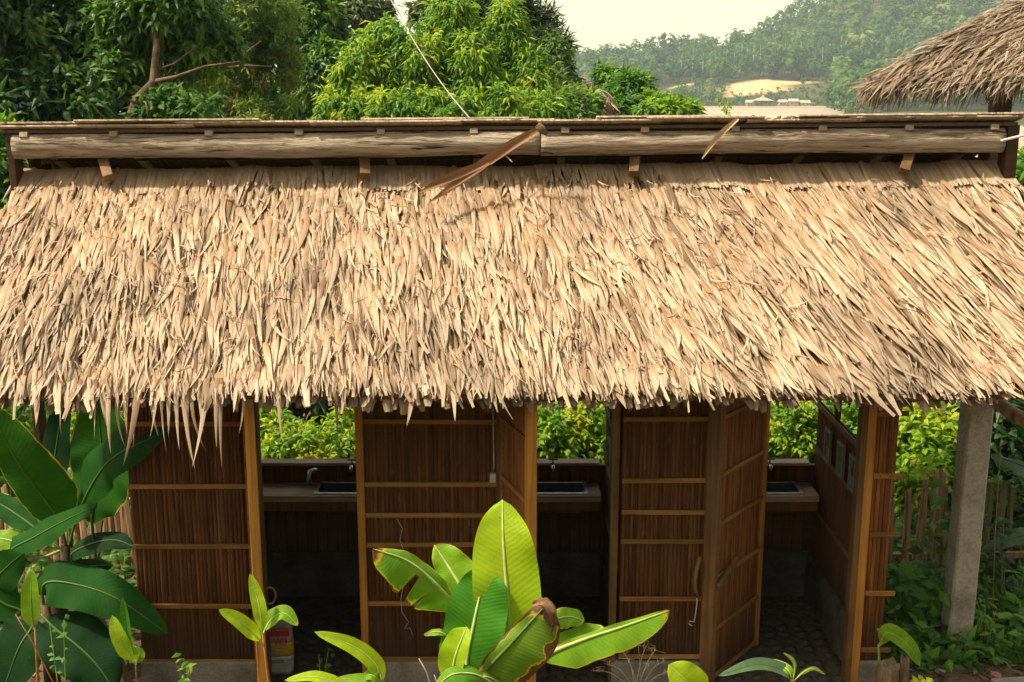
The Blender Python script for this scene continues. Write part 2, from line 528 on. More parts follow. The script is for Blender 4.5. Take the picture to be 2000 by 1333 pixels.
def log_mat():
    m, nt, out = new_mat('weathered_log')
    tc = node(nt, 'ShaderNodeTexCoord')
    wob = noise(nt, 1.5, 3, tc.outputs['Object'])
    wv = node(nt, 'ShaderNodeCombineXYZ')
    nt.links.new(math_n(nt, 'MULTIPLY', wob, .09), wv.inputs[2])
    ad = node(nt, 'ShaderNodeVectorMath', operation='ADD')
    nt.links.new(tc.outputs['Object'], ad.inputs[0]); nt.links.new(wv.outputs[0], ad.inputs[1])
    g = noise(nt, 1.0, 8, mapping(nt, ad.outputs[0], (3.0, 46, 46)), .7, .7)
    c = ramp(nt, [(.30, (.16, .115, .08)), (.44, (.36, .30, .225)), (.58, (.52, .455, .35)), (.75, (.62, .56, .45))], g)
    big = noise(nt, 1.0, 6, mapping(nt, ad.outputs[0], (1.3, 11, 11)), .62, .9)
    c = mixc(nt, c, ramp(nt, [(.34, (.36, .29, .24)), (.47, (.95, .9, .86)), (.6, (1, 1, 1)), (.72, (1.05, .86, .72))], big), .85, 'MULTIPLY')
    cr = noise(nt, 1.0, 5, mapping(nt, ad.outputs[0], (2.2, 58, 58), (3, 1, 2)), .5, 1.2)
    k = ramp(nt, [(.34, (1, 1, 1)), (.38, (0, 0, 0))], cr)
    c = mixc(nt, c, (.06, .042, .03), k)
    h = math_n(nt, 'SUBTRACT', math_n(nt, 'ADD', g, big), math_n(nt, 'MULTIPLY', k, 1.0))
    principled(nt, out, c, .88, bump(nt, h, 1.0, .028), .12)
    return m
M['log'] = log_mat()

G = lambda *s: list(s)
M['fol_dark'] = foliage_mat('dark_evergreen_leaf', G((0, (.010, .034, .016)), (.45, (.032, .088, .026)), (.8, (.085, .18, .034)), (1, (.17, .27, .05))), .42)
M['fol_mid'] = foliage_mat('mid_green_leaf', G((0, (.026, .085, .022)), (.5, (.085, .20, .035)), (1, (.19, .32, .05))), .46)
M['fol_feather'] = foliage_mat('feathery_leaf', G((0, (.05, .11, .03)), (.5, (.14, .235, .045)), (.85, (.24, .32, .06)), (1, (.32, .26, .08))), .46)
M['fol_bright'] = foliage_mat('bright_leaf', G((0, (.03, .11, .02)), (.4, (.09, .23, .025)), (.75, (.22, .37, .03)), (1, (.40, .48, .04))), .5)
M['fol_olive'] = foliage_mat('olive_leaf', G((0, (.03, .055, .018)), (1, (.10, .14, .04))), .33)
M['fol_yellow'] = foliage_mat('yellow_green_leaf', G((0, (.04, .13, .015)), (.4, (.14, .29, .022)), (.75, (.33, .45, .03)), (.93, (.50, .52, .04)), (1, (.52, .45, .05))), .5, brown=.18)
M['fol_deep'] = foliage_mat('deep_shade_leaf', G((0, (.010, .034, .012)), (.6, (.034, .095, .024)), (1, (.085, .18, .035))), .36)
M['fol_under'] = foliage_mat('undergrowth_leaf', G((0, (.022, .075, .02)), (.6, (.085, .22, .035)), (1, (.20, .40, .05))), .45, brown=.2)
M['fol_hill'] = foliage_mat('hill_forest_leaf', G((0, (.014, .048, .018)), (.4, (.045, .115, .032)), (.75, (.105, .185, .045)), (1, (.20, .24, .065))), .3, .7, .1)
M['fol_dead'] = foliage_mat('dead_frond_leaf', G((0, (.24, .15, .10)), (1, (.50, .37, .27))), .2, tgain=(1, 1, 1))
M['ban_bright'] = banana_mat('banana_bright', (.33, .52, .012), (.42, .60, .02), None, 0.0, .5, (1.3, 1.25, .4))
M['ban_mid'] = banana_mat('banana_mid', (.16, .36, .016), (.24, .44, .025), None, .3, .45, edge=.975)
M['ban_torn'] = banana_mat('banana_torn', (.11, .29, .022), (.18, .37, .03), None, .4, .42, edge=.92)
M['ban_brown'] = banana_mat('banana_browned', (.11, .22, .02), (.17, .29, .03), None, .9, .36, edge=.80)
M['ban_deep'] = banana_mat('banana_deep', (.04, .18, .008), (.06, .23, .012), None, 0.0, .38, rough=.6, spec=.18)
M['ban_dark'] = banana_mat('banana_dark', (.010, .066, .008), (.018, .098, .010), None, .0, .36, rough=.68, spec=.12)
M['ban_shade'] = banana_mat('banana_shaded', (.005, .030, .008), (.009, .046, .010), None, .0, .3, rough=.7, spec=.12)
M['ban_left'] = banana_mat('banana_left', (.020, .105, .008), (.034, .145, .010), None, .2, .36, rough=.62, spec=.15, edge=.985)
M['ban_grey'] = banana_mat('banana_greyish', (.06, .11, .055), (.09, .15, .075), None, 0, .25, rough=.3)
M['ban_rib'] = flat_mat('banana_rib', (.42, .50, .16), .45, .4)
M['ban_rib_dark'] = flat_mat('banana_rib_dark', (.07, .14, .025), .45, .4)

# ------------------------------------------------------------------ terrain, water, far hills
def sstep(a, b, x):
    t = np.clip((x - a) / (b - a), 0, 1)
    return t * t * (3 - 2 * t)

WZ = -6.2
sky_px = np.array([0, 700, 1000, 1090, 1150, 1200, 1290, 1400, 1450, 1500, 1545, 1600, 1700, 1850, 2000, 2300])
sky_py = np.array([135, 120, 112, 116, 118, 116, 110, 101, 82, 56, 24, -8, -52, -95, -120, -120])
DCR = 850.0
sky_z = np.array([P(0, y, DCR).z - 8 for y in sky_py])
sky_X = (sky_px - 1000) / F * DCR / (CP + .27 * SP)

SCARS = [(139, 637, 18, 10), (124, 630, 8, 7), (80, 640, 9, 12), (71, 650, 7, 8), (112, 690, 5, 7), (98, 668, 8, 5), (40, 655, 7, 8), (58, 668, 6, 6)]
def scar(x, y):
    k = np.zeros_like(x)
    wob = .25 * np.sin(x * .9 + y * .35) + .2 * np.sin(x * .37 - y * .8)
    for cx, cy, rx, ry in SCARS:
        q = ((x - cx) / rx) ** 2 + ((y - cy) / ry) ** 2 + wob
        k = np.maximum(k, 1 - sstep(.75, 1.1, q))
    return k

def shore(y):            # right bank of the river
    return 113 + (y - 408) * .23

def vnoise(x, y, s, seed=0):
    return (np.sin(x / s * 1.7 + seed) * np.cos(y / s * 1.3 + seed * 2.1) + .5 * np.sin(x / s * 3.9 + y / s * 2.3 + seed * 3.3) + .3 * np.cos(x / s * 7.1 - y / s * 6.3 + seed)) / 1.8

def height(x, y):
    x = np.asarray(x, float); y = np.asarray(y, float)
    z = 1.95 * (1 - sstep(1.5, 5.75, y))
    z = z + 13.0 * sstep(-3.5, -32, -np.abs(y)) * 0 + np.where(y < -3.0, 14.0 * sstep(3.0, 34.0, -y), 0)  # unseen rise behind the camera, added to block low sky light
    near = np.exp(-((x / 25) ** 2)) * (y < 30)
    z = z + near * (.035 * vnoise(x, y, .8, 1) + .02 * vnoise(x, y, .25, 4)) * (1 - .8 * ((abs(x) < 2.4) & (y > 6.0) & (y < 8.0)))
    z = z - np.where(y > 8.6, np.minimum((y - 8.6) * .15, 9.0), 0)
    rb = sstep(0, 16, x - shore(y)) * sstep(250, 330, y) * 4.4
    z = z + np.where(y > 120, rb, 0)
    S = np.interp(x, sky_X, sky_z)
    t = np.clip((y - 600) / (DCR - 600), 0, 1.6)
    prof = np.where(t < 1, .35 * t + .65 * t * t * (3 - 2 * t), 1 - (t - 1) / .6)
    far = (S + 9.05) * np.maximum(prof, 0)
    far = far + sstep(598, 606, y) * 3.2
    bump_ = 9.5 * sstep(610, 643, y) * (1 - sstep(660, 760, y)) * np.exp(-((x - 140) / 55) ** 2)
    far = far + bump_ + np.where(y > 605, vnoise(x, y, 60, 2) * 4 * np.clip((y - 605) / 120, 0, 1), 0)
    # distant blue ridge
    far = far + sstep(1100, 1750, y) * (1 - .3 * sstep(1900, 2600, y)) * (40 * np.exp(-((x - 440) / 260) ** 2) + 24 + 5 * vnoise(x, y, 180, 6))
    z = z + np.where(y > 590, far, 0)
    return z

def lines(fine, lo, hi, step, grow):
    a = list(np.arange(-fine, fine + 1e-6, step)) if lo < -fine else []
    return a
xs = list(np.arange(-9, 9.01, .22))
s = .3
while xs[-1] < 2200: xs.append(xs[-1] + s); s = min(s * 1.13, 26 if xs[-1] < 500 else 220)
s = .3
while xs[0] > -2200: xs.insert(0, xs[0] - s); s = min(s * 1.16, 60 if xs[0] > -400 else 260)
ys = list(np.arange(-2, 13.01, .2))
s = .25
while ys[-1] < 590: ys.append(ys[-1] + s); s = min(s * 1.12, 14)
while ys[-1] < 700: ys.append(ys[-1] + 3.2)
while ys[-1] < 900: ys.append(ys[-1] + 10)
while ys[-1] < 2600: ys.append(ys[-1] + 70)
ys = [-60, -34, -28, -22, -16, -12, -9, -7, -5, -4, -3] + ys
xs, ys = np.array(xs), np.array(ys)
XX, YY = np.meshgrid(xs, ys)
ZZ = height(XX, YY)
nx, ny = len(xs), len(ys)
idx = np.arange(nx * ny).reshape(ny, nx)
Fg = np.stack([idx[:-1, :-1], idx[:-1, 1:], idx[1:, 1:], idx[1:, :-1]], -1).reshape(-1, 4)
bare = scar(XX, YY) * (YY > 600)

def ground_mat():
    m, nt, out = new_mat('ground_soil')
    vec, a, b_, c_ = leaf_attr(nt)
    geo = node(nt, 'ShaderNodeNewGeometry')
    n1 = noise(nt, 1.3, 6, geo.outputs['Position'], .6)
    n2 = noise(nt, 22, 5, geo.outputs['Position'], .65)
    soil = ramp(nt, [(.3, (.05, .033, .022)), (.5, (.11, .075, .05)), (.7, (.19, .135, .09))], n2)
    green = ramp(nt, [(.35, (.02, .04, .012)), (.65, (.06, .09, .02))], n2)
    near = mixc(nt, soil, green, ramp(nt, [(.5, (0, 0, 0)), (.62, (.7, .7, .7))], n1))
    hn = noise(nt, .05, 5, geo.outputs['Position'], .6)
    hill = ramp(nt, [(.35, (.04, .055, .02)), (.6, (.10, .10, .04)), (.75, (.22, .17, .09))], hn)
    c = mixc(nt, near, hill, b_)
    sn = noise(nt, .35, 5, mapping(nt, geo.outputs['Position'], (1, 1, .4)), .6)
    sand = ramp(nt, [(.3, (.44, .28, .13)), (.5, (.64, .44, .22)), (.7, (.72, .53, .30))], sn)
    c = mixc(nt, c, sand, a)
    principled(nt, out, c, .95, bump(nt, n2, .6, .03), .1)
    return m
far_w = np.clip((YY - 60) / 60, 0, 1)
ground = np_obj('ground', np.stack([XX, YY, ZZ], -1).reshape(-1, 3), Fg, ground_mat(), None,
                np.stack([bare, far_w, np.zeros_like(bare)], -1).reshape(-1, 3))
tag(ground, kind='structure')

def water_mat():
    m, nt, out = new_mat('muddy_river')
    geo = node(nt, 'ShaderNodeNewGeometry')
    n1 = noise(nt, .02, 4, mapping(nt, geo.outputs['Position'], (.25, 1, 1)))
    c = ramp(nt, [(.35, (.36, .27, .19)), (.65, (.48, .38, .28))], n1)
    rip = noise(nt, .8, 4, mapping(nt, geo.outputs['Position'], (.35, 1, 1)))
    principled(nt, out, c, .35, bump(nt, rip, .25, .3), .35)
    return m
wx = np.array([-2000, -400, 0, 260]); wy = np.array([62, 300, 500, 625])
WX, WY = np.meshgrid(wx, wy)
wi = np.arange(16).reshape(4, 4)
river = np_obj('river', np.stack([WX, WY, np.full_like(WX, WZ, float)], -1).reshape(-1, 3),
               np.stack([wi[:-1, :-1], wi[:-1, 1:], wi[1:, 1:], wi[1:, :-1]], -1).reshape(-1, 4), water_mat())
tag(river, kind='structure')

# ------------------------------------------------------------------ far forest
def rand_dirs(n, up=0.0):
    v = rng.normal(size=(n, 3)); v[:, 2] += up
    return nrm(v)

def tuft_trees(cx, cy, cz, h, r, n_leaf, tint0, trunk=.5):
    """many small far trees in one go: clumps of leaf faces in each crown plus a thin trunk"""
    T = len(cx)
    rep = np.repeat(np.arange(T), n_leaf)
    o = rand_dirs(len(rep)) * (rng.random(len(rep)) ** .4)[:, None]
    o[:, 2] = o[:, 2] * .95
    c = np.stack([cx, cy, cz + h * .68], 1)
    rad = np.stack([r, r, h * .34], 1)
    org = c[rep] + o * rad[rep]
    d = nrm(np.cross(n_ := nrm(o + np.array([0, 0, .5])), rng.normal(size=o.shape)))
    n = nrm(o * 1.0 + rng.normal(size=o.shape) * .45 + np.array([0, -.1, .5]))
    L = r[rep] * rng.uniform(.55, .95, len(rep))
    W = L * rng.uniform(.5, .8, len(rep))
    ti = np.clip(tint0[rep] + rng.normal(0, .06, len(rep)), 0, 1)
    return tri_leaves(org, d, n, L, W, rng.uniform(.1, .5, len(rep)), ti)

def visible_x(y, m=30):
    return (-.02 * y, .47 * y + m)
fx, fy = [], []
yy = 603.0
while yy < 880:
    st = 3.4 + (yy - 603) * .012
    x0, x1 = 0.035 * yy, .46 * yy + 15
    n = int((x1 - x0) / st)
    fx.append(np.linspace(x0, x1, n) + rng.uniform(-st, st, n) * .6)
    fy.append(np.full(n, yy) + rng.uniform(-2.5, 2.5, n))
    yy += st * 1.25
for yy in np.arange(395, 600, 5.0):
    x0, x1 = shore(yy) + 5, .46 * yy + 10
    if x1 - x0 < 2: continue
    n = int((x1 - x0) / 4.2)
    fx.append(np.linspace(x0, x1, n) + rng.uniform(-2.2, 2.2, n)); fy.append(np.full(n, yy) + rng.uniform(-2, 2, n))
fx, fy = np.concatenate(fx), np.concatenate(fy)
keep = scar(fx, fy) < .25
# keep the view to the big sand scar open: only low scrub right below it
dens = vnoise(fx, fy, 34, 3)
keep &= ~((fy > 600) & (fy < 720) & (dens > .55) & (fx < 110))
fx, fy = fx[keep], fy[keep]
fz = height(fx, fy)
fh = np.clip(rng.lognormal(2.2, .32, len(fx)), 4.5, 19) * np.where(fy > 640, 1.05, 1)
low = (fx > 108) & (fx < 172) & (fy > 596) & (fy < 640)
fh = np.where(low, rng.uniform(1.6, 3.2, len(fx)), fh)
low2 = (fx < 110) & (fy < 660)
fh = np.where(low2, fh * .62, fh)
fr = np.where(low, fh * .5, fh * rng.uniform(.26, .4, len(fx)))
ft = np.clip(.44 + .25 * vnoise(fx, fy, 27, 5) + rng.normal(0, .26, len(fx)) + np.where(fy < 600, -.08, 0), 0, 1)
V, Fq, A = tuft_trees(fx, fy, fz, fh, fr, 26, ft)
tag(np_obj('forest', V, Fq, M['fol_hill'], None, A, smooth=False), kind='stuff')
# distant ridge forest: coarse
n = 2600
bx = rng.uniform(60, 900, n); by = rng.uniform(1150, 1850, n)
V, Fq, A = tuft_trees(bx, by, height(bx, by), rng.uniform(9, 15, n), rng.uniform(4, 7, n), 9, rng.uniform(.2, .6, n))
tag(np_obj('ridge_forest', V, Fq, M['fol_hill'], None, A, smooth=False), kind='stuff')

# tall pale-stemmed trees standing above the sand scar, each its own thing
pt_px = [(1402, 150), (1418, 140), (1433, 148), (1447, 138), (1457, 136), (1470, 140), (1483, 137), (1492, 141), (1503, 137), (1516, 139), (1531, 137), (1547, 140), (1562, 136), (1575, 139), (1590, 134), (1604, 150), (1618, 142), (1640, 128), (1330, 148), (1352, 160), (1372, 146)]
for i, (px, py) in enumerate(pt_px):
    D = 655 + (i * 37 % 23)
    X = (px - 1000) / F * D / (CP + .235 * SP)
    z0 = float(height(X, D))
    h = 17 + (i * 53 % 7)
    t = empty('forest_tree', (X, D, z0), None, 'tree', 'pale stemmed trees above the sand cliff')
    pos = ('leftmost', 'middle', 'rightmost')
    t['label'] = 'tall pale trunked tree ' + ('on the slope left of the bare sand cliff' if px < 1440 else 'above the left part of the bare sand cliff' if px < 1490 else 'above the middle of the bare sand cliff' if px < 1540 else 'above the right end of the bare sand cliff' if px < 1600 else 'on the slope right of the bare sand cliff')
    mb = MB().tube([(0, 0, -.5), (.2, 0, h * .5), (.1, 0, h * .85)], [.32, .26, .12], 6)
    mb.build('trunk', M['trunk_pale'], t, smooth=True)
    nl = 60
    o = rand_dirs(nl) * (rng.random(nl) ** .4)[:, None] * np.array([2.6, 2.6, h * .2])
    V, Fq, A = tri_leaves(o + np.array([0, 0, h * .84]), nrm(o + rng.normal(size=o.shape)), nrm(rng.normal(size=o.shape) + np.array([0, -.5, 1])),
                          rng.uniform(1.1, 2.2, nl), rng.uniform(.7, 1.2, nl), rng.uniform(.1, .5, nl), np.clip(rng.normal(.55, .2, nl), 0, 1))
    np_obj('crown', V, Fq, M['fol_hill'], t, A, smooth=False)

# riverside pavilion and small houses on the far bank
M['far_roof'] = rough_mat('pale_far_roof', (.36, .31, .22), (.46, .40, .30), .8, .9)
M['far_wall'] = rough_mat('pale_far_wall', (.34, .32, .28), (.46, .43, .39), .8, .9)
M['far_red'] = rough_mat('reddish_far_wall', (.45, .30, .24), (.55, .40, .33), .8, .9)
M['far_dark'] = rough_mat('far_dark_wood', (.08, .06, .05), (.14, .11, .09), .8, .9)  # one dark brown for deck, pillars and window panes
def far_pavilion():
    D = 588.0
    p = P(1489, 207, D)
    t = empty('riverside_pavilion', (p.x, D, WZ + .4), 'small open pavilion with pale pyramid roof on the far river bank', 'pavilion')
    MB().box((-4.2, -3, 0), (4.2, 3, .5)).build('deck', M['far_dark'], t)
    for x in (-3.2, -1.1, 1.1, 3.2):
        MB().box((x - .15, -2.6, .5), (x + .15, -2.3, 2.6)).build('pillar', M['far_dark'], t)
    mb = MB()
    mb.add([(-5, -3.6, 2.5), (5, -3.6, 2.5), (5, 3.6, 2.5), (-5, 3.6, 2.5), (-1, -.6, 4.0), (1, -.6, 4.0), (1, .6, 4.0), (-1, .6, 4.0),
            (-.8, -.5, 4.4), (.8, -.5, 4.4), (0, 0, 5.4)],
           [(0, 1, 5, 4), (1, 2, 6, 5), (2, 3, 7, 6), (3, 0, 4, 7), (0, 3, 2, 1), (4, 5, 9, 8), (8, 9, 10), (5, 6, 10, 9), (6, 7, 8, 10), (7, 4, 8)])
    mb.build('roof', M['far_roof'], t)
far_pavilion()
for px, w, h, mw, lab in ((1464, 3.2, 1.4, 'far_roof', 'low pale hut left of the pavilion on the far bank'), (1528, 3.6, 1.6, 'far_wall', 'low white riverside house just right of the far pavilion'),
                          (1549, 4.2, 2.0, 'far_red', 'reddish two storey riverside house on the far bank'), (1571, 4.6, 1.3, 'far_wall', 'long low white riverside house at the right end of the far houses')):
    D = 590.0
    p = P(px, 206, D)
    t = empty('riverside_house', (p.x, D, WZ + .5), lab, 'house', 'small houses on the far river bank')
    MB().box((-w / 2, -2, 0), (w / 2, 2, h)).build('wall', M[mw], t)
    mb = MB(); mb.add([(-w / 2 - .5, -2.6, h + .02), (w / 2 + .5, -2.6, h + .02), (w / 2 + .5, 2.6, h + .02), (-w / 2 - .5, 2.6, h + .02), (-w / 2 - .3, 0, h + 1.3), (w / 2 + .3, 0, h + 1.3)],
             [(0, 1, 5, 4), (2, 3, 4, 5), (0, 4, 3), (1, 2, 5), (0, 3, 2, 1)])
    mb.build('roof', M['far_wall' if mw == 'far_red' else 'far_roof'], t)
    for k in (-.28, .22):
        MB().box((w * k - .35, -2.06, h * .3), (w * k + .35, -1.99, h * .75)).build('window', M['far_dark'], t)

# ------------------------------------------------------------------ haze
hz = MB().box((-2300, -70, -25), (2300, 2650, 200)).build('haze', bpy.data.materials.new('valley_haze'))
hm = hz.data.materials[0]; hm.use_nodes = True; hm.node_tree.nodes.clear()
ho = hm.node_tree.nodes.new('ShaderNodeOutputMaterial'); hv = hm.node_tree.nodes.new('ShaderNodeVolumePrincipled')
hv.inputs['Color'].default_value = (.74, .89, .96, 1); hv.inputs['Density'].default_value = .00034
hm.node_tree.links.new(hv.outputs[0], ho.inputs['Volume'])
tag(hz, kind='stuff')

# ------------------------------------------------------------------ trees and bushes
def crown_leaves(blobs, n_spray, per, L, W, droop=.45, clumps=14, front=.62, hang=.35, tint=(.45, .2), shell=(.62, 1.06), spread=.30, stiff=.5):
    """sprays of leaves gathered in clumps over a set of ellipsoids; blobs = (centre, (rx, ry, rz), weight)"""
    wsum = sum(b[2] for b in blobs)
    orgs, outs, tints = [], [], []
    for c, r, w in blobs:
        k = max(3, int(clumps * w / wsum * len(blobs)))
        n = int(n_spray * w / wsum)
        cd = rand_dirs(k, .25)
        fl = rng.random(k) < front
        cd[fl, 1] = -np.abs(cd[fl, 1])
        ct = rng.normal(0, tint[1], k)
        cr = rng.uniform(shell[0], shell[1], k)
        ci = rng.integers(0, k, n)
        dv = nrm(cd[ci] + rng.normal(size=(n, 3)) * spread)
        rad = cr[ci] * rng.uniform(.86, 1.08, n)
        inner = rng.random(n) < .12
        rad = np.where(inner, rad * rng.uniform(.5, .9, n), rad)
        o = np.array(c) + dv * rad[:, None] * np.array(r)
        orgs.append(o); outs.append(dv)
        tints.append(tint[0] + ct[ci] + .10 * dv[:, 2] + rng.normal(0, .10, n) - .25 * inner)  # lighter at the top, darker inside: crown shading put into the leaf tint
    o = np.concatenate(orgs); ov = np.concatenate(outs); tt = np.concatenate(tints)
    rep = np.repeat(np.arange(len(o)), per)
    N = len(rep)
    d = nrm(ov[rep] * stiff + rng.normal(size=(N, 3)) * .62 + np.array([0, 0, -hang]))
    nn = nrm(np.array([0, 0, 1.0]) + ov[rep] * .5 + rng.normal(size=(N, 3)) * .45)
    Ls = L * rng.uniform(.5, 1.4, N)
    org = o[rep] + d * (Ls * rng.uniform(.0, .5, N))[:, None]
    return tri_leaves(org, d, nn, Ls, W * rng.uniform(.7, 1.25, N), np.clip(rng.normal(droop, .2, N), 0, 1), np.clip(tt[rep] + rng.normal(0, .06, N), 0, 1))

def blob(px, py, D, rx, ry, rd=None, w=None):
    k = mpp(px, py, D)
    return (P(px, py, D), (rx * k, (rd if rd else rx) * k, ry * k), w if w else rx * ry)

def plant_crown(name, label, cat, group, base, blobs, mat, n_spray, per, L, W, trunk=None, tmat='trunk', branches=(), part='crown', **kw):
    t = empty(name, (0, 0, 0), label, cat, group)
    bz = float(height(base[0], base[1]))
    t.location = (base[0], base[1], bz)
    off = np.array([base[0], base[1], bz])
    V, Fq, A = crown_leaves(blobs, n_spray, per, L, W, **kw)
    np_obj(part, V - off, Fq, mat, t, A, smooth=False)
    if trunk is not None:
        pts, rad = trunk
        MB().tube([Vector(p) - Vector(off) for p in pts], rad, 9, wob=.12).build('trunk', M[tmat], t, smooth=True)
    for pts, rad in branches:
        MB().tube([Vector(p) - Vector(off) for p in pts], rad, 6, wob=.1).build('branch', M[tmat], t, smooth=True)
    return t

def gpt(px, D, dz=-.2):
    X = (px - 1000) / F * D / .99
    return (X, D, float(height(X, D)) + dz)

def std_trunk(px, D, top, r0, lean=0.0):
    b = Vector(gpt(px, D)); tp = Vector(top)
    return ([b, b.lerp(tp, .4) + Vector((lean, 0, 0)), b.lerp(tp, .75) - Vector((lean * .4, 0, 0)), tp], [r0, r0 * .8, r0 * .55, r0 * .25])

TG = 'trees standing behind the long hut'
# deep dark tree at far left
bl = [blob(-60, 60, 13.5, 200, 190), blob(110, 90, 14, 150, 150), blob(230, 40, 14.5, 120, 130), blob(60, 230, 13, 170, 110), blob(190, 215, 13.4, 110, 80)]
plant_crown('broadleaf_tree', 'dense dark evergreen tree filling the space above the hut roof at its left end', 'tree', TG, gpt(60, 14.4)[:2], bl, M['fol_dark'], 2500, 9, .19, .07,
            std_trunk(60, 14.4, P(80, 80, 14.2), .2), 'trunk_dark', clumps=60, tint=(.50, .28), droop=.5, shell=(.5, 1.08), spread=.16)
# tree with the bare forked trunk
p0, p1, p2, p3, p4 = P(250, 245, 12.6), P(268, 195, 12.7), P(300, 160, 12.8), P(306, 90, 12.9), P(303, 10, 13.0)
g0 = gpt(248, 12.6)
bl = [blob(330, 10, 13.4, 95, 85), blob(250, 55, 13.6, 70, 70), blob(390, 90, 13.6, 75, 60), blob(240, 140, 13.3, 55, 35), blob(330, 215, 12.8, 60, 28), blob(395, 205, 12.6, 35, 22)]
plant_crown('forked_tree', 'slender tree with bare brown forked trunk rising behind the roof ridge', 'tree', TG, g0[:2], bl, M['fol_mid'], 950, 8, .15, .06,
            ([g0, p0, p1, p2, p3, p4], [.075, .06, .055, .048, .036, .018]), 'trunk',
            branches=[([p2, P(345, 150, 12.7), P(400, 130, 12.6), P(470, 120, 12.6)], [.03, .022, .016, .008]),
                      ([p2.lerp(p3, .3), P(340, 125, 12.9), P(390, 85, 13.0)], [.022, .014, .007]),
                      ([p1, P(285, 200, 12.5), P(290, 230, 12.4)], [.02, .014, .01]), ([p3, P(330, 50, 13), P(350, 40, 13)], [.02, .012, .006])],
            clumps=34, tint=(.48, .24), droop=.5, spread=.18)
# feathery tree
bl = [blob(470, 20, 17, 115, 110), blob(440, 130, 17, 105, 90), blob(530, 150, 17.3, 70, 90), blob(520, 60, 17.5, 80, 80), blob(400, 60, 17.2, 60, 90), blob(470, 215, 16.8, 120, 40)]
plant_crown('feathery_tree', 'tree with fine feathery olive leaves and thin pale branches behind the roof', 'tree', TG, gpt(440, 17.5)[:2], bl, M['fol_feather'], 2300, 12, .10, .032,
            std_trunk(440, 17.5, P(450, 60, 17.4), .12), 'trunk',
            branches=[([P(360, 165, 16.6), P(420, 135, 16.3), P(480, 128, 16.1), P(530, 130, 16)], [.035, .026, .018, .008]), ([P(400, 140, 16.5), P(430, 95, 16.2), P(480, 75, 16)], [.022, .014, .006]),
                      ([P(455, 130, 16.2), P(490, 95, 16), P(510, 80, 16)], [.014, .01, .005])],
            clumps=44, tint=(.5, .22), droop=.3, hang=.2, spread=.2)
# dense trees filling the slope further back on the left
bl = [blob(380, 140, 27, 110, 110), blob(520, 120, 28, 110, 120), blob(300, 60, 28, 90, 90), blob(450, 220, 26, 160, 60), blob(600, 215, 27, 110, 50)]
plant_crown('hillside_tree', 'large mid green tree on the slope behind the feathery tree', 'tree', TG, gpt(440, 27)[:2], bl, M['fol_mid'], 1500, 8, .26, .12,
            std_trunk(440, 27, P(440, 90, 27), .2), 'trunk_dark', clumps=40, tint=(.34, .22), droop=.4, spread=.18)
# dark column tree
bl = [blob(615, 70, 22, 50, 110), blob(640, 160, 21.5, 50, 80), blob(590, 30, 22.5, 60, 70), blob(600, 130, 22, 40, 90), blob(668, 120, 23, 36, 70)]
plant_crown('column_tree', 'tall narrow dark green tree between the feathery and the bright tree', 'tree', TG, gpt(630, 22)[:2], bl, M['fol_mid'], 1500, 8, .19, .085,
            std_trunk(630, 22, P(630, 60, 22), .16), 'trunk_dark', clumps=50, tint=(.46, .26), droop=.45, spread=.16)
# bright drooping tree
bl = [blob(705, 160, 20, 52, 85), blob(755, 110, 20.3, 42, 75), blob(815, 150, 19.8, 48, 95), blob(878, 80, 20.4, 48, 110), blob(925, 150, 19.7, 46, 80), blob(985, 110, 20.5, 52, 100), blob(1040, 165, 20.2, 42, 75),
      blob(680, 215, 19.3, 60, 40), blob(770, 215, 19.2, 75, 42), blob(870, 218, 19.2, 80, 42), blob(970, 212, 19.3, 80, 48), blob(1050, 215, 19.6, 55, 38)]
plant_crown('drooping_leaf_tree', 'broad bright yellow green tree with drooping leaf tufts behind the middle of the roof', 'tree', TG, gpt(850, 20.5)[:2], bl, M['fol_bright'], 3500, 12, .20, .052,
            std_trunk(850, 20.5, P(860, 110, 20.4), .17), 'trunk', clumps=85, tint=(.60, .30), droop=.6, hang=.85, stiff=.3, shell=(.5, 1.12), spread=.13)
# spiky branches top right of the bright tree
bl = [blob(1010, 30, 25, 45, 40), blob(1050, 60, 25, 35, 40), blob(960, 20, 26, 50, 35), blob(1075, 110, 24.5, 40, 40)]
plant_crown('spiky_tree', 'dark tree with feathered twigs reaching into the sky right of the bright tree', 'tree', TG, gpt(1030, 25.5)[:2], bl, M['fol_olive'], 650, 9, .26, .05,
            std_trunk(1030, 25.5, P(1040, 30, 25), .13), 'trunk_dark',
            branches=[([P(1045, 70, 25), P(1070, 35, 25), P(1085, 10, 25)], [.03, .02, .008]), ([P(1055, 80, 25), P(1085, 55, 25), P(1108, 40, 25)], [.03, .018, .006])],
            clumps=18, tint=(.35, .15), hang=.1, spread=.2)
V, Fq, A = crown_leaves([(P(1085, 15, 25), (.22, .15, .22), 1), (P(1095, 48, 25), (.28, .15, .1), 1)], 40, 8, .22, .04, tint=(.3, .1))
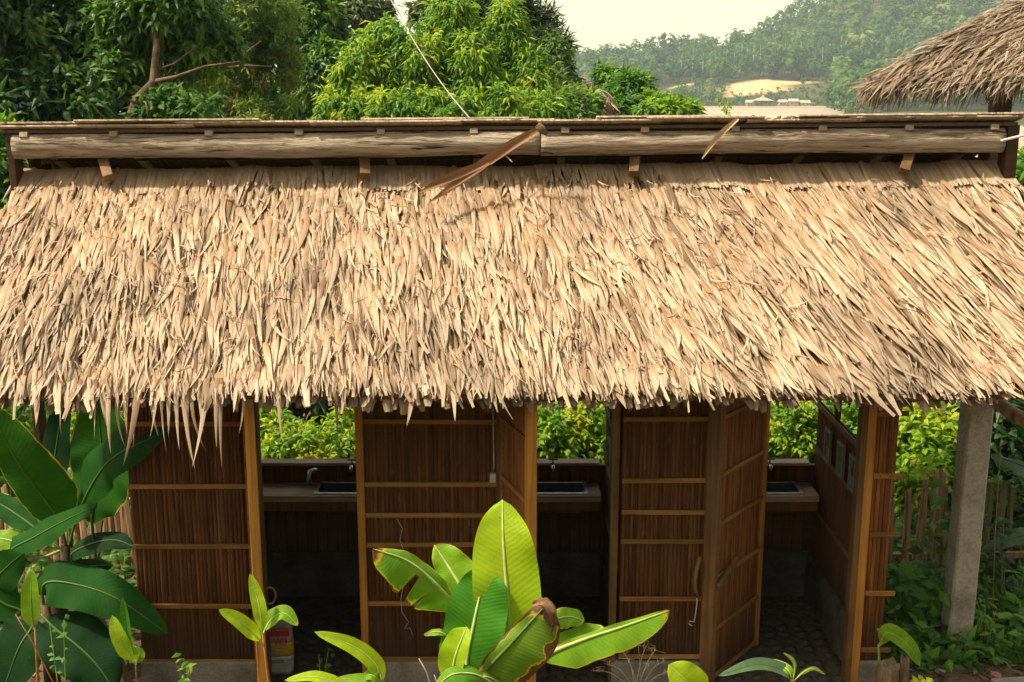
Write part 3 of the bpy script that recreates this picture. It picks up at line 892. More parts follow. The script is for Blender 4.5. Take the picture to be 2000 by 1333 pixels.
# pale rounder trees far behind
bl = [blob(930, 15, 38, 70, 30), blob(850, 25, 39, 50, 26), blob(700, 30, 36, 60, 35)]
plant_crown('hazy_tree', 'pale hazy round topped tree behind the bright tree against the sky', 'tree', TG, gpt(900, 39)[:2], bl, M['fol_olive'], 700, 8, .30, .14,
            std_trunk(900, 39, P(900, 60, 39), .2), 'trunk_dark', clumps=20, tint=(.5, .15))
bl = [blob(1085, 130, 24, 45, 60), blob(1060, 190, 23, 60, 50), blob(1100, 205, 22.5, 55, 35)]
plant_crown('olive_tree', 'olive green tree at the right flank of the bright tree', 'tree', TG, gpt(1080, 24)[:2], bl, M['fol_feather'], 900, 9, .15, .06,
            std_trunk(1080, 24, P(1080, 120, 24), .12), 'trunk', clumps=18, tint=(.35, .18))
BG = 'bushes behind the ridge in front of the valley'
for nm, lab, bl, m_, n_, tn in (
    ('valley_bush', 'young bright bush with upright top before the valley, right of the dry frond', [blob(1185, 165, 27, 28, 34), blob(1175, 205, 26, 34, 24)], 'fol_bright', 260, (.45, .18)),
    ('valley_bush', 'round darker green bush standing before the sandy valley', [blob(1228, 190, 25, 38, 38), blob(1240, 165, 25, 25, 18), blob(1205, 215, 24.5, 40, 22)], 'fol_bright', 420, (.26, .2)),
    ('valley_bush', 'low yellow green bush just left of the river behind the ridge', [blob(1300, 215, 24, 52, 18), blob(1270, 205, 24.5, 25, 18), blob(1330, 225, 24, 30, 16)], 'fol_yellow', 330, (.42, .15)),
    ('valley_bush', 'low green bush behind the ridge between bright tree and dry frond', [blob(1130, 205, 23, 45, 28), blob(1100, 225, 22.5, 60, 22), blob(1150, 225, 23, 35, 18)], 'fol_bright', 420, (.36, .18))):
    px = 1000 + bl[0][0].x / bl[0][0].y * F * .99
    plant_crown(nm, lab, 'bush', BG, gpt(px, bl[0][0].y + .3)[:2], bl, M[m_], n_, 9, .19, .085, std_trunk(px, bl[0][0].y + .3, bl[0][0], .05), 'trunk', clumps=16, tint=tn)
# dry hanging fronds + dry round thicket
def dry_frond():
    D = 24.0
    base = P(1160, 240, D)
    t = empty('dry_palm', (base.x, D, float(height(base.x, D))), 'small palm with dead drooping pale fronds behind the ridge', 'palm')
    off = Vector(t.location)
    MB().tube([Vector((0, 0, 0)), P(1158, 235, D) - off, P(1158, 178, D) - off], [.09, .08, .06], 7).build('trunk', M['trunk'], t, smooth=True)
    for tx, ty in ((1188, 232), (1196, 222), (1178, 238), (1200, 196), (1138, 200), (1170, 232)):
        a = P(1158, 176, D); b = P((1158 + tx) / 2 + 6, 168 + abs(tx - 1158) * .1, D - .1); c = P(tx, ty, D - .2)
        pts = [a.lerp(b, k).lerp(b.lerp(c, k), k) for k in np.linspace(0, 1, 9)]
        f = MB().tube([p - off for p in pts], [.018 - .0015 * i for i in range(9)], 5).build('frond', M['wire'], t, smooth=True)
        N = 50
        ks = rng.uniform(.12, 1, N)
        org = np.array([a.lerp(b, k).lerp(b.lerp(c, k), k) - off for k in ks])
        d = nrm(rng.normal(size=(N, 3)) * .35 + np.array([0, 0, -1]) + np.array([(tx - 1158) / 60, 0, 0]) * .4)
        V, Fq, A = tri_leaves(org, d, rand_dirs(N), rng.uniform(.25, .5, N), np.full(N, .03), np.full(N, .1), rng.random(N))
        np_obj('leaflets', V, Fq, M['fol_dead'], f, A)
dry_frond()
bl = [blob(1118, 172, 26, 24, 18), blob(1138, 182, 26, 18, 12)]
plant_crown('dry_bush', 'dry pinkish brown round bush behind the ridge beside the olive tree', 'bush', BG, gpt(1120, 26.2)[:2], bl, M['fol_dead'], 160, 12, .16, .03, std_trunk(1120, 26.2, bl[0][0], .05), 'trunk', clumps=12, tint=(.5, .2), hang=.5)
# trees seen past both ends of the hut and to its right
bl = [blob(-30, 330, 11.5, 75, 110), blob(20, 300, 12, 45, 60), blob(-40, 470, 11, 60, 80)]
plant_crown('side_bush', 'light green bush beside the left end of the roof', 'bush', 'bushes at the ends of the hut', gpt(-40, 11.8)[:2], bl, M['fol_bright'], 500, 9, .13, .055, std_trunk(-40, 11.8, bl[0][0], .05), 'trunk', clumps=16, tint=(.4, .2))
bl = [blob(2040, 330, 13, 75, 50), blob(2010, 380, 12.5, 50, 60), blob(2080, 260, 13.5, 60, 60)]
plant_crown('side_bush', 'green bush showing beside the right end of the roof under the shelter', 'bush', 'bushes at the ends of the hut', gpt(2040, 13.2)[:2], bl, M['fol_bright'], 480, 9, .15, .06, std_trunk(2040, 13.2, bl[0][0], .06), 'trunk', clumps=16, tint=(.32, .2))

# bushes seen through the stalls
SB = 'bushes seen through the open back of the hut'
def bush(px, py, D, rx, ry, mat, n, L, W, lab, per=8, tint=(.55, .26), name='garden_bush', extra=(), **kw):
    bl = [blob(px, py, D, rx, ry), blob(px - rx * .6, py + ry * .5, D + .1, rx * .6, ry * .7), blob(px + rx * .6, py + ry * .5, D - .1, rx * .6, ry * .7), blob(px, py + ry * 1.0, D, rx * .9, ry * .8)] + list(extra)
    return plant_crown(name, lab, 'bush', SB, gpt(px, D + .15)[:2], bl, M[mat], n, per, L, W, std_trunk(px, D + .15, bl[0][0], .025), 'trunk', clumps=26, tint=tint, **kw)
bush(590, 880, 9.3, 85, 62, 'fol_yellow', 480, .085, .042, 'bright yellow green bush behind the washbasin of the left stall', tint=(.54, .24))
bush(690, 890, 9.6, 50, 50, 'fol_yellow', 260, .085, .042, 'yellow green bush at the right edge of the left opening', tint=(.58, .22))
bush(520, 830, 9.9, 40, 60, 'fol_bright', 260, .14, .035, 'long leaved green bush at the left edge of the left opening', tint=(.6, .22))
bush(680, 830, 10.8, 34, 50, 'fol_yellow', 150, .09, .045, 'lone leafy sprig bush before the dark hollow in the left opening', tint=(.6, .15))
bush(1065, 860, 9.5, 50, 70, 'fol_bright', 340, .10, .05, 'bright bush left of the tap in the middle opening', tint=(.62, .24))
bush(1140, 850, 9.7, 55, 70, 'fol_yellow', 380, .09, .04, 'yellow flecked bush behind the basin of the middle stall', tint=(.5, .26))
bush(1105, 800, 11.0, 70, 50, 'fol_mid', 340, .2, .07, 'long leaved green shrub further back in the middle opening', tint=(.6, .2))
bush(1540, 850, 9.5, 60, 70, 'fol_bright', 520, .075, .042, 'fresh green small leaved bush in the right opening', tint=(.62, .22))
bush(1640, 840, 9.9, 60, 70, 'fol_bright', 360, .09, .045, 'green bush behind the picture wall of the right stall', tint=(.5, .2))
bush(1800, 860, 9.5, 85, 75, 'fol_yellow', 560, .11, .062, 'large leaved yellow green shrub above the stake fence', tint=(.55, .24))
bush(1830, 930, 9.0, 70, 60, 'fol_yellow', 320, .10, .06, 'yellowing shrub growing through the stake fence', tint=(.5, .26))
bush(1760, 800, 10.3, 70, 60, 'fol_bright', 300, .12, .055, 'green shrub between picture wall and concrete post, further back', tint=(.5, .2))
bush(2000, 1010, 8.6, 95, 110, 'fol_deep', 420, .15, .07, 'dense dark shrub behind the concrete post at the right edge', tint=(.5, .25))
bush(1940, 850, 10.5, 90, 90, 'fol_deep', 380, .16, .07, 'dark shrub behind the concrete post', tint=(.5, .2))
bush(50, 850, 10.2, 95, 80, 'fol_bright', 420, .15, .05, 'long leaved green shrub behind the left banana plants', tint=(.52, .25))
bush(200, 860, 9.6, 70, 80, 'fol_yellow', 300, .09, .05, 'yellow green shrub between the banana leaves and the left wall', tint=(.5, .22))
bush(-60, 900, 9.6, 90, 90, 'fol_mid', 300, .15, .06, 'mid green shrub at the left behind the banana plants', tint=(.4, .2))
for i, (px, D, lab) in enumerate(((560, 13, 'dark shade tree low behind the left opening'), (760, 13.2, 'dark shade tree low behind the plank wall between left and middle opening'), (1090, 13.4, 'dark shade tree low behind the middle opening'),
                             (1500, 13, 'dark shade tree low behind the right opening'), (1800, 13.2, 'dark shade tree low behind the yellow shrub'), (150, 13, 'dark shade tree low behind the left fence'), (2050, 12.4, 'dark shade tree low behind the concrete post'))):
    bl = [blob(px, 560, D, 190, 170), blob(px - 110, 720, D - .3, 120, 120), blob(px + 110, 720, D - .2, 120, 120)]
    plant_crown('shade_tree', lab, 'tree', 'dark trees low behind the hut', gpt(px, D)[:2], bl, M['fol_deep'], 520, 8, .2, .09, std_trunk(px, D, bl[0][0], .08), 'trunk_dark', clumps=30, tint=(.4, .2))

# ------------------------------------------------------------------ THE HUT
hut = empty('thatched_hut', (0, 6.4, 0), 'long thatched hut with brown bamboo walls, three wash stalls and a raised ridge log', 'hut')
HO = Vector((0, 6.4, 0))
WY = 6.4
def hb(mb, name, mat, parent=None, bevel=0.0, smooth=False):
    """build geometry given in world coordinates as a child of the hut (or of a part that sits at the hut's origin)"""
    mb.v = [tuple(Vector(v) - HO) for v in mb.v]
    return mb.build(name, mat, hut if parent is None else parent, bevel, smooth)

# floor slab and cobbles
sl = hb(MB().box((-2.3, 6.30, -.25), (2.27, 7.72, .0)), 'floor_slab', M['mortar'], bevel=.01)
cob = []
for k in range(5):
    bm = bmesh.new()
    bmesh.ops.create_icosphere(bm, subdivisions=1, radius=1)
    rs = random.Random(k)
    for v in bm.verts:
        v.co *= 1 + rs.uniform(-.16, .16)
        v.co.z *= .45
    me = bpy.data.meshes.new('cobble'); bm.to_mesh(me); bm.free()
    me.polygons.foreach_set('use_smooth', [True] * len(me.polygons))
    me.materials.append(M['cobble'])
    cob.append(me)
nc = 0
for sx0, sx1 in ((-1.5, -.92), (-.05, .58), (1.2, 2.03)):
    yq = 6.34
    while yq < 7.2:
        xq = sx0 - .02
        while xq < sx1:
            if nc < 300:
                o = bpy.data.objects.new('cobble', random.choice(cob))
                r = random.uniform(.034, .055)
                o.scale = (r * random.uniform(1, 1.3), r, r * random.uniform(.8, 1.1))
                o.location = (xq + random.uniform(-.015, .015), yq - 6.4 + random.uniform(-.012, .012), .002)
                o.rotation_euler = (0, 0, random.uniform(0, 3.1))
                link(o, sl); nc += 1
            xq += .105
        yq += .095

# slatted panel: local x right, z up, front towards -y
def slat_mesh(w, h, k):
    rs = random.Random(k)
    mb = MB()
    t = .006
    prof = [(-w / 2, 0), (-w / 2 * .82, -t * .8), (-w * .12, -t * (1.1 + .2 * rs.random())), (w / 2 * .8, -t * .85), (w / 2, 0)]
    zs = [0, h * .33, h * .66, h]
    vs, fs = [], []
    for z in zs:
        dx = rs.uniform(-.0012, .0012)
        for a, b in prof: vs.append((a + dx, b + rs.uniform(-.0008, .0008), z))
    n = len(prof)
    for i in range(len(zs) - 1):
        for j in range(n - 1):
            fs.append((i * n + j, i * n + j + 1, (i + 1) * n + j + 1, (i + 1) * n + j))
    fs.append(tuple(range(n - 1, -1, -1)))
    mb.add(vs, fs)
    return mb
def slat_panel(name, loc, rz, w, h, rails, pitch=.0235, slat_m='slat', rail_w=.028, rail_over=(0, 0), brace=None, stiles=False, both=False, label=None, gap=0):
    p = MB().box((0, .004, 0), (w, .012, h)).build(name, M['dark_wood'], hut)
    p.location = Vector(loc) - HO
    p.rotation_euler = (0, 0, rz)
    if label: p['label'] = label
    n = max(2, int(w / pitch))
    pw = w / n
    variants = [slat_mesh(pw * .95, h, k).mesh('slat', M[slat_m], 0, True) for k in range(4)]
    for i in range(n):
        o = bpy.data.objects.new('slat', variants[random.randrange(4)])
        o.location = ((i + .5) * pw, .003 + random.uniform(-.002, .0015), random.uniform(-.004, .0))
        o.rotation_euler = (0, random.uniform(-.0018, .0018) * (3.2 if random.random() < .08 else 1), 0)
        if random.random() < .06: o.location.y -= .004
        link(o, p)
    for z in rails:
        z = z if not hasattr(z, '__len__') else z
        za, zb = (z, z) if not hasattr(z, '__len__') else z
        MB().bar((-rail_over[0], -.012, za), (w + rail_over[1], -.012, zb + random.uniform(-.004, .004)), .012, rail_w, (0, 0, 1)).build('rail', M['batten'], p, .002)
        if rail_over[1] > 0:
            for xx in (w * .3, w * .72):
                MB().tube([(xx, -.017, za), (xx, -.0205, za)], .004, 6).build('nail', M['black'], p)
    return p

# front wall panels (X positions measured at the wall plane)
zb = .145
ztop = 2.02
def rz_(pys, D=WY): return [zat(y, D) - zb for y in pys]
# concrete plinth under the panels
for a, b in ((-2.25, -1.5), (-.885, -.075), (.60, 1.14), (2.10, 2.245)):
    hb(MB().box((a, WY - .035, -.1), (b, WY + .07, zb - .003)), 'plinth', M['concrete'], bevel=.006)
slat_panel('wall_panel', (-2.25, WY, zb), 0, .745, ztop - zb, rz_((827, 949, 1066, 1182, 1290)), label='bamboo wall panel at the left end under the hanging thatch')
pan2 = slat_panel('wall_panel', (-.865, WY, zb), 0, .79, ztop - zb, rz_((822, 945, 1005, 1063, 1177, 1285)), label='bamboo wall panel with the white switch box')
slat_panel('wall_panel', (.645, WY, zb), 0, .50, ztop - zb, rz_((818, 938, 999, 1056, 1168, 1280)), label='narrow bamboo wall panel left of the open inward door')
slat_panel('wall_panel', (2.115, WY, zb), 0, .13, ztop - zb, rz_((807, 928, 1042, 1157, 1267)), rail_over=(0, .05), slat_m='slat_door', rail_w=.03, label='narrow corner panel with nailed battens')
# corner and jamb posts
for x, w_, m_ in ((-.887, .045, 'jamb'), (.603, .045, 'jamb_dark'), (2.083, .05, 'jamb'), (2.04, .04, 'jamb_dark'), (-1.50, .05, 'jamb_dark'), (-.065, .05, 'jamb_dark'), (1.165, .055, 'jamb')):
    hb(MB().box((x - w_ / 2, WY - .03, .0), (x + w_ / 2, WY + .05, ztop)), 'post', M[m_], bevel=.004)
# switch box, conduit (on the second panel)
MB().box((.735, -.045, zat(938, WY) - zb), (.772, -.008, zat(921, WY) - zb)).build('switch_box', M['white'], pan2, .004)
MB().tube([(.757, -.014, zat(921, WY) - zb), (.760, -.014, zat(905, WY) - zb), (.752, -.014, ztop - zb - .02)], .006, 6).build('conduit', M['wire'], pan2, smooth=True)

# doors ---------------------------------------------------------
def door(hx, ang, w, rails, label, m_='slat_door', edge_m='jamb', handle=None, z0=.02, z1=1.98):
    d = slat_panel('door', (hx, WY - .035, z0), ang, w, z1 - z0, [z - z0 for z in rails], slat_m=m_, label=label, rail_w=.026)
    for a, b, mm in ((-.004, .032, 'batten'), (w - .03, w + .004, edge_m)):
        MB().box((a, -.020, -.005), (b, .034, z1 - z0 + .005)).build('stile', M[mm], d, .003)
    for z in (0.0, z1 - z0 - .035):
        MB().box((.034, .0125, z), (w - .032, .032, z + .035)).build('frame_rail', M['jamb_dark'], d)
    return d
DR = [zat(y, WY) for y in (813, 925, 1020, 1125, 1225, 1318)]
d1 = door(-1.535, R(-75), .50, DR, 'left door swung outward, seen by its orange edge', edge_m='jamb')
d2 = door(-.055, R(-71), .47, DR, 'middle door swung outward beside the switch box')
d3 = door(1.20, R(52), .62, DR, 'right door swung inward showing its slanting battens')
# thicker orange leading edges of the two outward doors
for d, w in ((d1, .50), (d2, .47)):
    MB().box((w + .006, -.022, -.005), (w + .03, .030, 1.965)).build('edge_board', M['jamb'], d, .004)
MB().box((w * 0 - .045, -.03, -.01), (-.006, .05, 1.965)).build('edge_board', M['jamb_dark'], d3, .004)
# branch handle and hook wire on the right door, rope loop on the left door
hp = [(1.11, WY - .06, zat(1080, WY)), (1.088, WY - .075, zat(1105, WY)), (1.078, WY - .08, zat(1125, WY)), (1.09, WY - .075, zat(1145, WY)), (1.105, WY - .06, zat(1158, WY))]
hb(MB().tube(hp, [.012, .013, .013, .012, .009], 8), 'branch_handle', M['jamb_dark'], smooth=True)
hw = [(1.10, WY - .06, zat(1155, WY)), (1.10, WY - .07, zat(1172, WY)), (1.094, WY - .07, zat(1190, WY)), (1.088, WY - .07, zat(1204, WY)), (1.06, WY - .07, zat(1203, WY)), (1.056, WY - .07, zat(1208, WY)), (1.075, WY - .07, zat(1212, WY))]
hb(MB().tube(hw, .0035, 6), 'hook_wire', M['cable'], smooth=True)
MB().bar((-.02, -.04, zat(1137, WY) - .02), (.21, -.045, zat(1112, WY) - .02 + .03), .02, .03).build('latch', M['jamb_dark'], d3, .005)
lp = [(.49 + .0, .035 + .035 * math.sin(a) + .03, zat(1100, WY) + .05 * math.cos(a)) for a in np.linspace(0, 2 * math.pi, 15)]
MB().tube(lp, .007, 7, cap=False).build('rope_loop', M['jamb_dark'], d1, smooth=True)

# partitions ----------------------------------------------------
def partition(x, h, label, face):
    ln = 1.17
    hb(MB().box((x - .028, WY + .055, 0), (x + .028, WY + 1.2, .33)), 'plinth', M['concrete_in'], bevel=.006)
    p = slat_panel('partition', (x, WY + 1.2, .335), -math.pi / 2, 1.14, h - .335, [], label=label, pitch=.036)
    for z, m_ in ((.70, 'jamb_dark'), (1.12, 'jamb_dark'), (h - .02, 'jamb_dark')):
        MB().bar((0, -.013, z - .335), (1.14, -.013, z - .335), .012, .034).build('rail', M[m_], p, .002)
    for q in (.45, .98):
        MB().box((q, -.02, h - .335 + .002), (q + .035, .016, ztop - .335)).build('mullion', M['dark_wood'], p, .003)
    MB().box((0, -.018, ztop - .335 + .003), (1.14, .018, ztop - .335 + .06)).build('top_rail', M['dark_wood'], p, .003)
    return p
partition(2.105, 1.45, 'slatted side wall of the right stall below an open strip', -1)
partition(.65, 1.45, 'slatted partition between middle and right stall', -1)
partition(-.885, 1.48, 'slatted partition between left and middle stall', -1)
pl = slat_panel('side_wall', (-2.235, WY + 1.2, .0), -math.pi / 2, 1.15, 1.95, [], pitch=.04, label='slatted left end wall of the hut')
# back wall with ledge, counter
BY = 7.60
zl, zcn = 1.0, .86
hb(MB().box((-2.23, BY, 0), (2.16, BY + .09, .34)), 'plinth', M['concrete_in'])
bw = hb(MB().box((-2.23, BY + .01, .345), (2.16, BY + .05, zl - .022)), 'back_wall', M['dark_wood'])
for i in range(60):
    o = bpy.data.objects.new('slat', bpy.data.meshes.get('back_slat') or slat_mesh(.066, zl - .37, 9).mesh('back_slat', M['slat'], 0, True))
    o.location = (-2.19 + i * .0712, BY + .006 - 6.4, .345)
    link(o, bw)
for a, b in ((-2.2, -.92), (-.84, .61), (.69, 2.07)):
    hb(MB().box((a, BY - .01, zl - .02), (b, BY + .09, zl)), 'ledge', M['counter'], bevel=.003)
for a, b in ((-2.15, -.92), (-.80, .60), (.70, 2.07)):
    yf = BY - .285
    # counter boards around the sink hole
    hb(MB().box((a, yf, zcn - .045), (b, yf + .028, zcn - .0)), 'counter_front', M['counter'], bevel=.004)
    hb(MB().box((a, yf + .03, zcn - .12), (b, yf + .05, zcn - .047)), 'counter_apron', M['jamb_dark'])
SK = []
def counter_and_sink(a, b, s0, s1, label):
    yf = BY - .255; y1 = BY - .012
    hb(MB().box((a, yf, zcn - .03), (s0 - .001, y1, zcn)), 'counter_top', M['counter'])
    if b > s1 + .01: hb(MB().box((s1 + .001, yf, zcn - .03), (b, y1, zcn)), 'counter_top', M['counter'])
    t = empty('sink', ((s0 + s1) / 2, (yf + y1) / 2, zcn), label, 'sink', 'steel wash basins in the stalls')
    w, dd = (s1 - s0) / 2, (y1 - yf) / 2
    rim = MB()
    r = .024
    for lo, hi in (((-w, -dd, -.012), (w, -dd + r, .010)), ((-w, dd - r, -.012), (w, dd, .010)), ((-w, -dd + r, -.012), (-w + r, dd - r, .010)), ((w - r, -dd + r, -.012), (w, dd - r, .010))):
        rim.box(lo, hi)
    rim.build('rim', M['steel'], t, .004)
    ba = MB()
    i0, i1 = w - r, dd - r
    ba.add([(-i0, -i1, .006), (i0, -i1, .006), (i0, i1, .006), (-i0, i1, .006), (-i0 * .9, -i1 * .8, -.15), (i0 * .9, -i1 * .8, -.15), (i0 * .9, i1 * .8, -.15), (-i0 * .9, i1 * .8, -.15)],
           [(0, 1, 5, 4), (1, 2, 6, 5), (2, 3, 7, 6), (3, 0, 4, 7), (4, 5, 6, 7)])
    ba.build('basin', M['steel_in'], t)
    MB().tube([(0, 0, -.149), (0, 0, -.144)], .022, 12).build('drain', M['black'], t)
def Xat(px, py, D): return P(px, py, D).x
counter_and_sink(-2.15, -.92, Xat(618, 960, 7.45), -.925, 'steel sink beside the bare plank counter in the left stall')
counter_and_sink(-.80, .60, -.02, Xat(1147, 960, 7.45), 'steel sink in the middle stall behind the tall banana leaf')
counter_and_sink(.70, 2.07, 1.25, Xat(1563, 960, 7.45), 'steel sink in the stall with the pictures')
# taps
def tap(x, z, label, y=BY - .005, big=False):
    t = empty('tap', (x, y, z), label, 'tap', 'water taps in the stalls')
    MB().tube([(0, .0, 0), (0, -.045, .0), (0, -.07, .006), (0, -.085, -.005), (0, -.09, -.035)], [.011, .011, .012, .011, .010], 9).build('spout', M['chrome'], t, smooth=True)
    MB().tube([(0, -.035, .008), (0, -.035, .04)], [.009, .007], 8).build('valve', M['chrome'], t, smooth=True)
    MB().bar((-.03, -.035, .045), (.034, -.04, .047), .012, .010).build('handle', M['black'], t, .003)
    return t
tap(Xat(687, 912, 7.55), zl - .012, 'small tap above the sink edge in the left stall')
tap(Xat(1080, 910, 7.55), zl - .008, 'tap on the ledge above the middle sink')
tap(Xat(1504, 905, 7.55), zl - .004, 'tap beside the inward door above the right sink')
t = empty('hose_tap', (Xat(612, 935, 7.58), BY - .004, .915), 'dull metal shower tap on the splashboard of the left stall', 'tap')
MB().tube([(.03, 0, .03), (.02, -.05, .05), (-.01, -.07, .045), (-.02, -.075, .0), (-.02, -.07, -.04)], [.016, .016, .018, .016, .02], 9).build('spout', M['steel'], t, smooth=True)
MB().bar((-.06, -.03, .02), (.0, -.035, .03), .016, .014).build('handle', M['black'], t, .003)
# framed pictures on the side wall of the right stall and on the partition
def picture(x, y0, y1, z0, z1, label, tone):
    t = empty('framed_picture', (x, (y0 + y1) / 2, z0), label, 'picture', 'framed pictures leaning on the stall walls')
    h, w = z1 - z0, (y1 - y0) / 2 * .8
    f = MB()
    b = .018
    for lo, hi in (((-.016, -w, 0), (0, w, b)), ((-.016, -w, h - b), (0, w, h)), ((-.016, -w, b), (0, -w + b, h - b)), ((-.016, w - b, b), (0, w, h - b))): f.box(lo, hi)
    f.build('frame', M['pic_frame'], t)
    MB().box((-.006, -w + b, b), (-.001, w - b, h - b)).build('print', M[tone], t)
    MB().box((-.009, -w + b * 2, h * .42), (-.0065, w - b * 2.2, h - b * 1.8)).build('photo', M['pic_dark'], t)
M['pic_frame'] = flat_mat('print_frame', (.20, .19, .175), .5)
M['pic_grey'] = flat_mat('print_grey', (.20, .21, .23), .25)
M['pic_dark'] = flat_mat('print_dark', (.03, .055, .045), .25)
xw = 2.105 - .022
for a, b, lab in ((7.13, 7.30, 'small white framed picture deepest in the right stall'), (6.83, 7.0, 'middle white framed picture on the side wall of the right stall'), (6.58, 6.73, 'white framed picture nearest the corner post of the right stall')):
    picture(xw, a, b, 1.14, 1.36, lab, 'pic_grey')
picture(.65 - .022, 6.8, 7.1, 1.14, 1.36, 'dim framed picture on the partition of the middle stall', 'pic_grey')

# ridge: log, rafters, rear roof ----------------------------------
LL, LR = P(30, 287, 7.0), P(1957, 272, 7.0)
def ridge(x, dz=0.0, y=7.0):
    k = (x - LL.x) / (LR.x - LL.x)
    return Vector((x, y, LL.z + (LR.z - LL.z) * k + dz))
def log_part(x0, x1, r0, r1, seed):
    rs = random.Random(seed)
    n, m = 60, 26
    vs, fs = [], []
    for i in range(n + 1):
        k = i / n
        c = ridge(x0 + (x1 - x0) * k)
        c.z += .006 * math.sin(k * 7 + seed) ; c.y += .008 * math.sin(k * 5 + seed)
        r = r0 + (r1 - r0) * k
        for j in range(m):
            a = 2 * math.pi * j / m
            rr = r * (1 + .05 * math.sin(3 * a + k * 4 + seed) + .03 * math.sin(k * 23 + 2 * a) + .03 * math.sin(k * 9 + seed * 2) + rs.uniform(-.018, .018))
            vs.append((c.x, c.y + rr * math.cos(a), c.z + rr * math.sin(a)))
    for i in range(n):
        for j in range(m):
            fs.append((i * m + j, (i + 1) * m + j, (i + 1) * m + (j + 1) % m, i * m + (j + 1) % m))
    fs.append(tuple(range(m))); fs.append(tuple(n * m + j for j in range(m - 1, -1, -1)))
    mb = MB(); mb.add(vs, fs)
    o = hb(mb, 'ridge_log', M['log'], smooth=True)
    return o
xj = P(1055, 280, 7.0).x
log_part(LL.x, xj - .003, .074, .076, 1)['label'] = 'left half of the weathered ridge log'
log_part(xj + .003, LR.x, .073, .073, 4)['label'] = 'right half of the weathered ridge log'

rear = hb(MB(), 'rear_roof', M['thatch_under'])
SLR = R(20)
def rear_pt(x, s, dn=0.0):
    """point on the rear roof: s metres down its slope from the front edge"""
    e = ridge(x, .116, 6.945)
    return Vector((x, e.y + s * math.cos(SLR), e.z - s * math.sin(SLR))) + Vector((0, math.sin(SLR), math.cos(SLR))) * dn
def rear_sheet(x0, x1, s0, s1, dn, th, name, mat, wav, seed, nxs=24):
    rs = random.Random(seed)
    top, bot = [], []
    vs, fs = [], []
    ph = rs.uniform(0, 6)
    for i in range(nxs + 1):
        x = x0 + (x1 - x0) * i / nxs
        w = wav * (math.sin(i * .55 + ph) * .5 + rs.uniform(-.5, .5))
        for s_, d_ in ((s0 + w, dn + w * .4), (s1, dn), (s1, dn - th), (s0 + w, dn + w * .4 - th)):
            vs.append(rear_pt(x, s_, d_))
    for i in range(nxs):
        a, b = i * 4, i * 4 + 4
        for k in range(4):
            fs.append((a + k, b + k, b + (k + 1) % 4, a + (k + 1) % 4))
    fs.append((0, 1, 2, 3)); fs.append(tuple(nxs * 4 + k for k in (3, 2, 1, 0)))
    mb = MB(); mb.add(vs, fs)
    return hb(mb, name, mat, rear)
rear_sheet(-3.05, 3.02, .03, 1.75, -.004, .02, 'underlay', M['thatch_under'], .0, 3, 10)
segs = [(-3.07, -1.9, .0), (-2.0, -1.05, .012), (-1.2, -.3, .004), (-.42, .25, .016), (.15, .9, .005), (.8, 1.5, .014), (1.4, 2.1, .002), (2.0, 3.0, .011), (-2.6, -1.5, .024), (-.9, .1, .028), (.5, 1.3, .026), (1.7, 2.75, .022), (-3.05, -2.3, .020), (2.5, 3.04, .028)]
for i, (a, b, dn) in enumerate(segs):
    rear_sheet(a, b, -.01 - .012 * (i % 3), .55, dn + .012, .009, 'thatch_panel', M['rear_top'], .008, 20 + i, 40)
# blade ends along the front edge of the rear roof
N = 500
ox = rng.uniform(-3.06, 3.03, N)
og = np.array([rear_pt(x, .13, .022 + rng.uniform(0, .010)) for x in ox])
dd = np.tile(np.array([0, -math.cos(SLR), math.sin(SLR)]), (N, 1)) + rng.normal(size=(N, 3)) * np.array([.10, .02, .02])
nn = np.tile(np.array([0, math.sin(SLR), math.cos(SLR)]), (N, 1))
V, Fq, A, q = strips(og - np.array(HO), nrm(dd), nn, rng.uniform(.10, .15, N), rng.uniform(.018, .035, N), rng.normal(-.0, .02, N), rng.normal(-.02, .06, N), rng.normal(0, .1, N), rng.normal(0, .15, N), np.full(N, .1), .2, 3, cut=np.full(N, .8))
eb = np_obj('edge_blades', V.reshape(-1, 3), Fq, M['thatch_edge'], rear, A.reshape(-1, 3)); eb['kind'] = 'stuff'
# ribbed underside
N = 260
ox = np.linspace(-3.04, 3.0, N) + rng.uniform(-.006, .006, N)
og = np.array([rear_pt(x, .035, -.027) for x in ox])
dd = np.tile(np.array([0, math.cos(SLR), -math.sin(SLR)]), (N, 1))
V, Fq, A, q = strips(og - np.array(HO), dd, -np.tile(np.array([0, math.sin(SLR), math.cos(SLR)]), (N, 1)), np.full(N, .8), np.full(N, .03), rng.normal(0, .01, N), np.zeros(N), np.zeros(N), rng.normal(0, .15, N), np.full(N, .35), .05, 3, cut=np.ones(N))
eb = np_obj('underside_blades', V.reshape(-1, 3), Fq, M['thatch_under'], rear, A.reshape(-1, 3)); eb['kind'] = 'stuff'
for s_ in (.28, .5, .72):
    hb(MB().bar(rear_pt(-3.0, s_, -.05), rear_pt(2.98, s_, -.05), .025, .02), 'batten', M['dark_wood'], rear)
for i, px in enumerate((38, 215, 403, 580, 742, 925, 1105, 1262, 1440, 1612, 1782, 1950)):
    x = P(px, 252, 6.9).x
    hb(MB().bar(rear_pt(x, .012, -.037), rear_pt(x, 1.6, -.037), .048, .034, (0, 0, 1)), 'rafter', M['rafter'] if 'rafter' in M else M['counter'], bevel=.004)
# board ends beside some rafters, as sawn offcuts
for px in (912, 1092):
    x = P(px, 252, 6.9).x
    hb(MB().bar(rear_pt(x, .05, -.045), rear_pt(x, .4, -.045), .05, .03), 'offcut', M['counter'], bevel=.003)
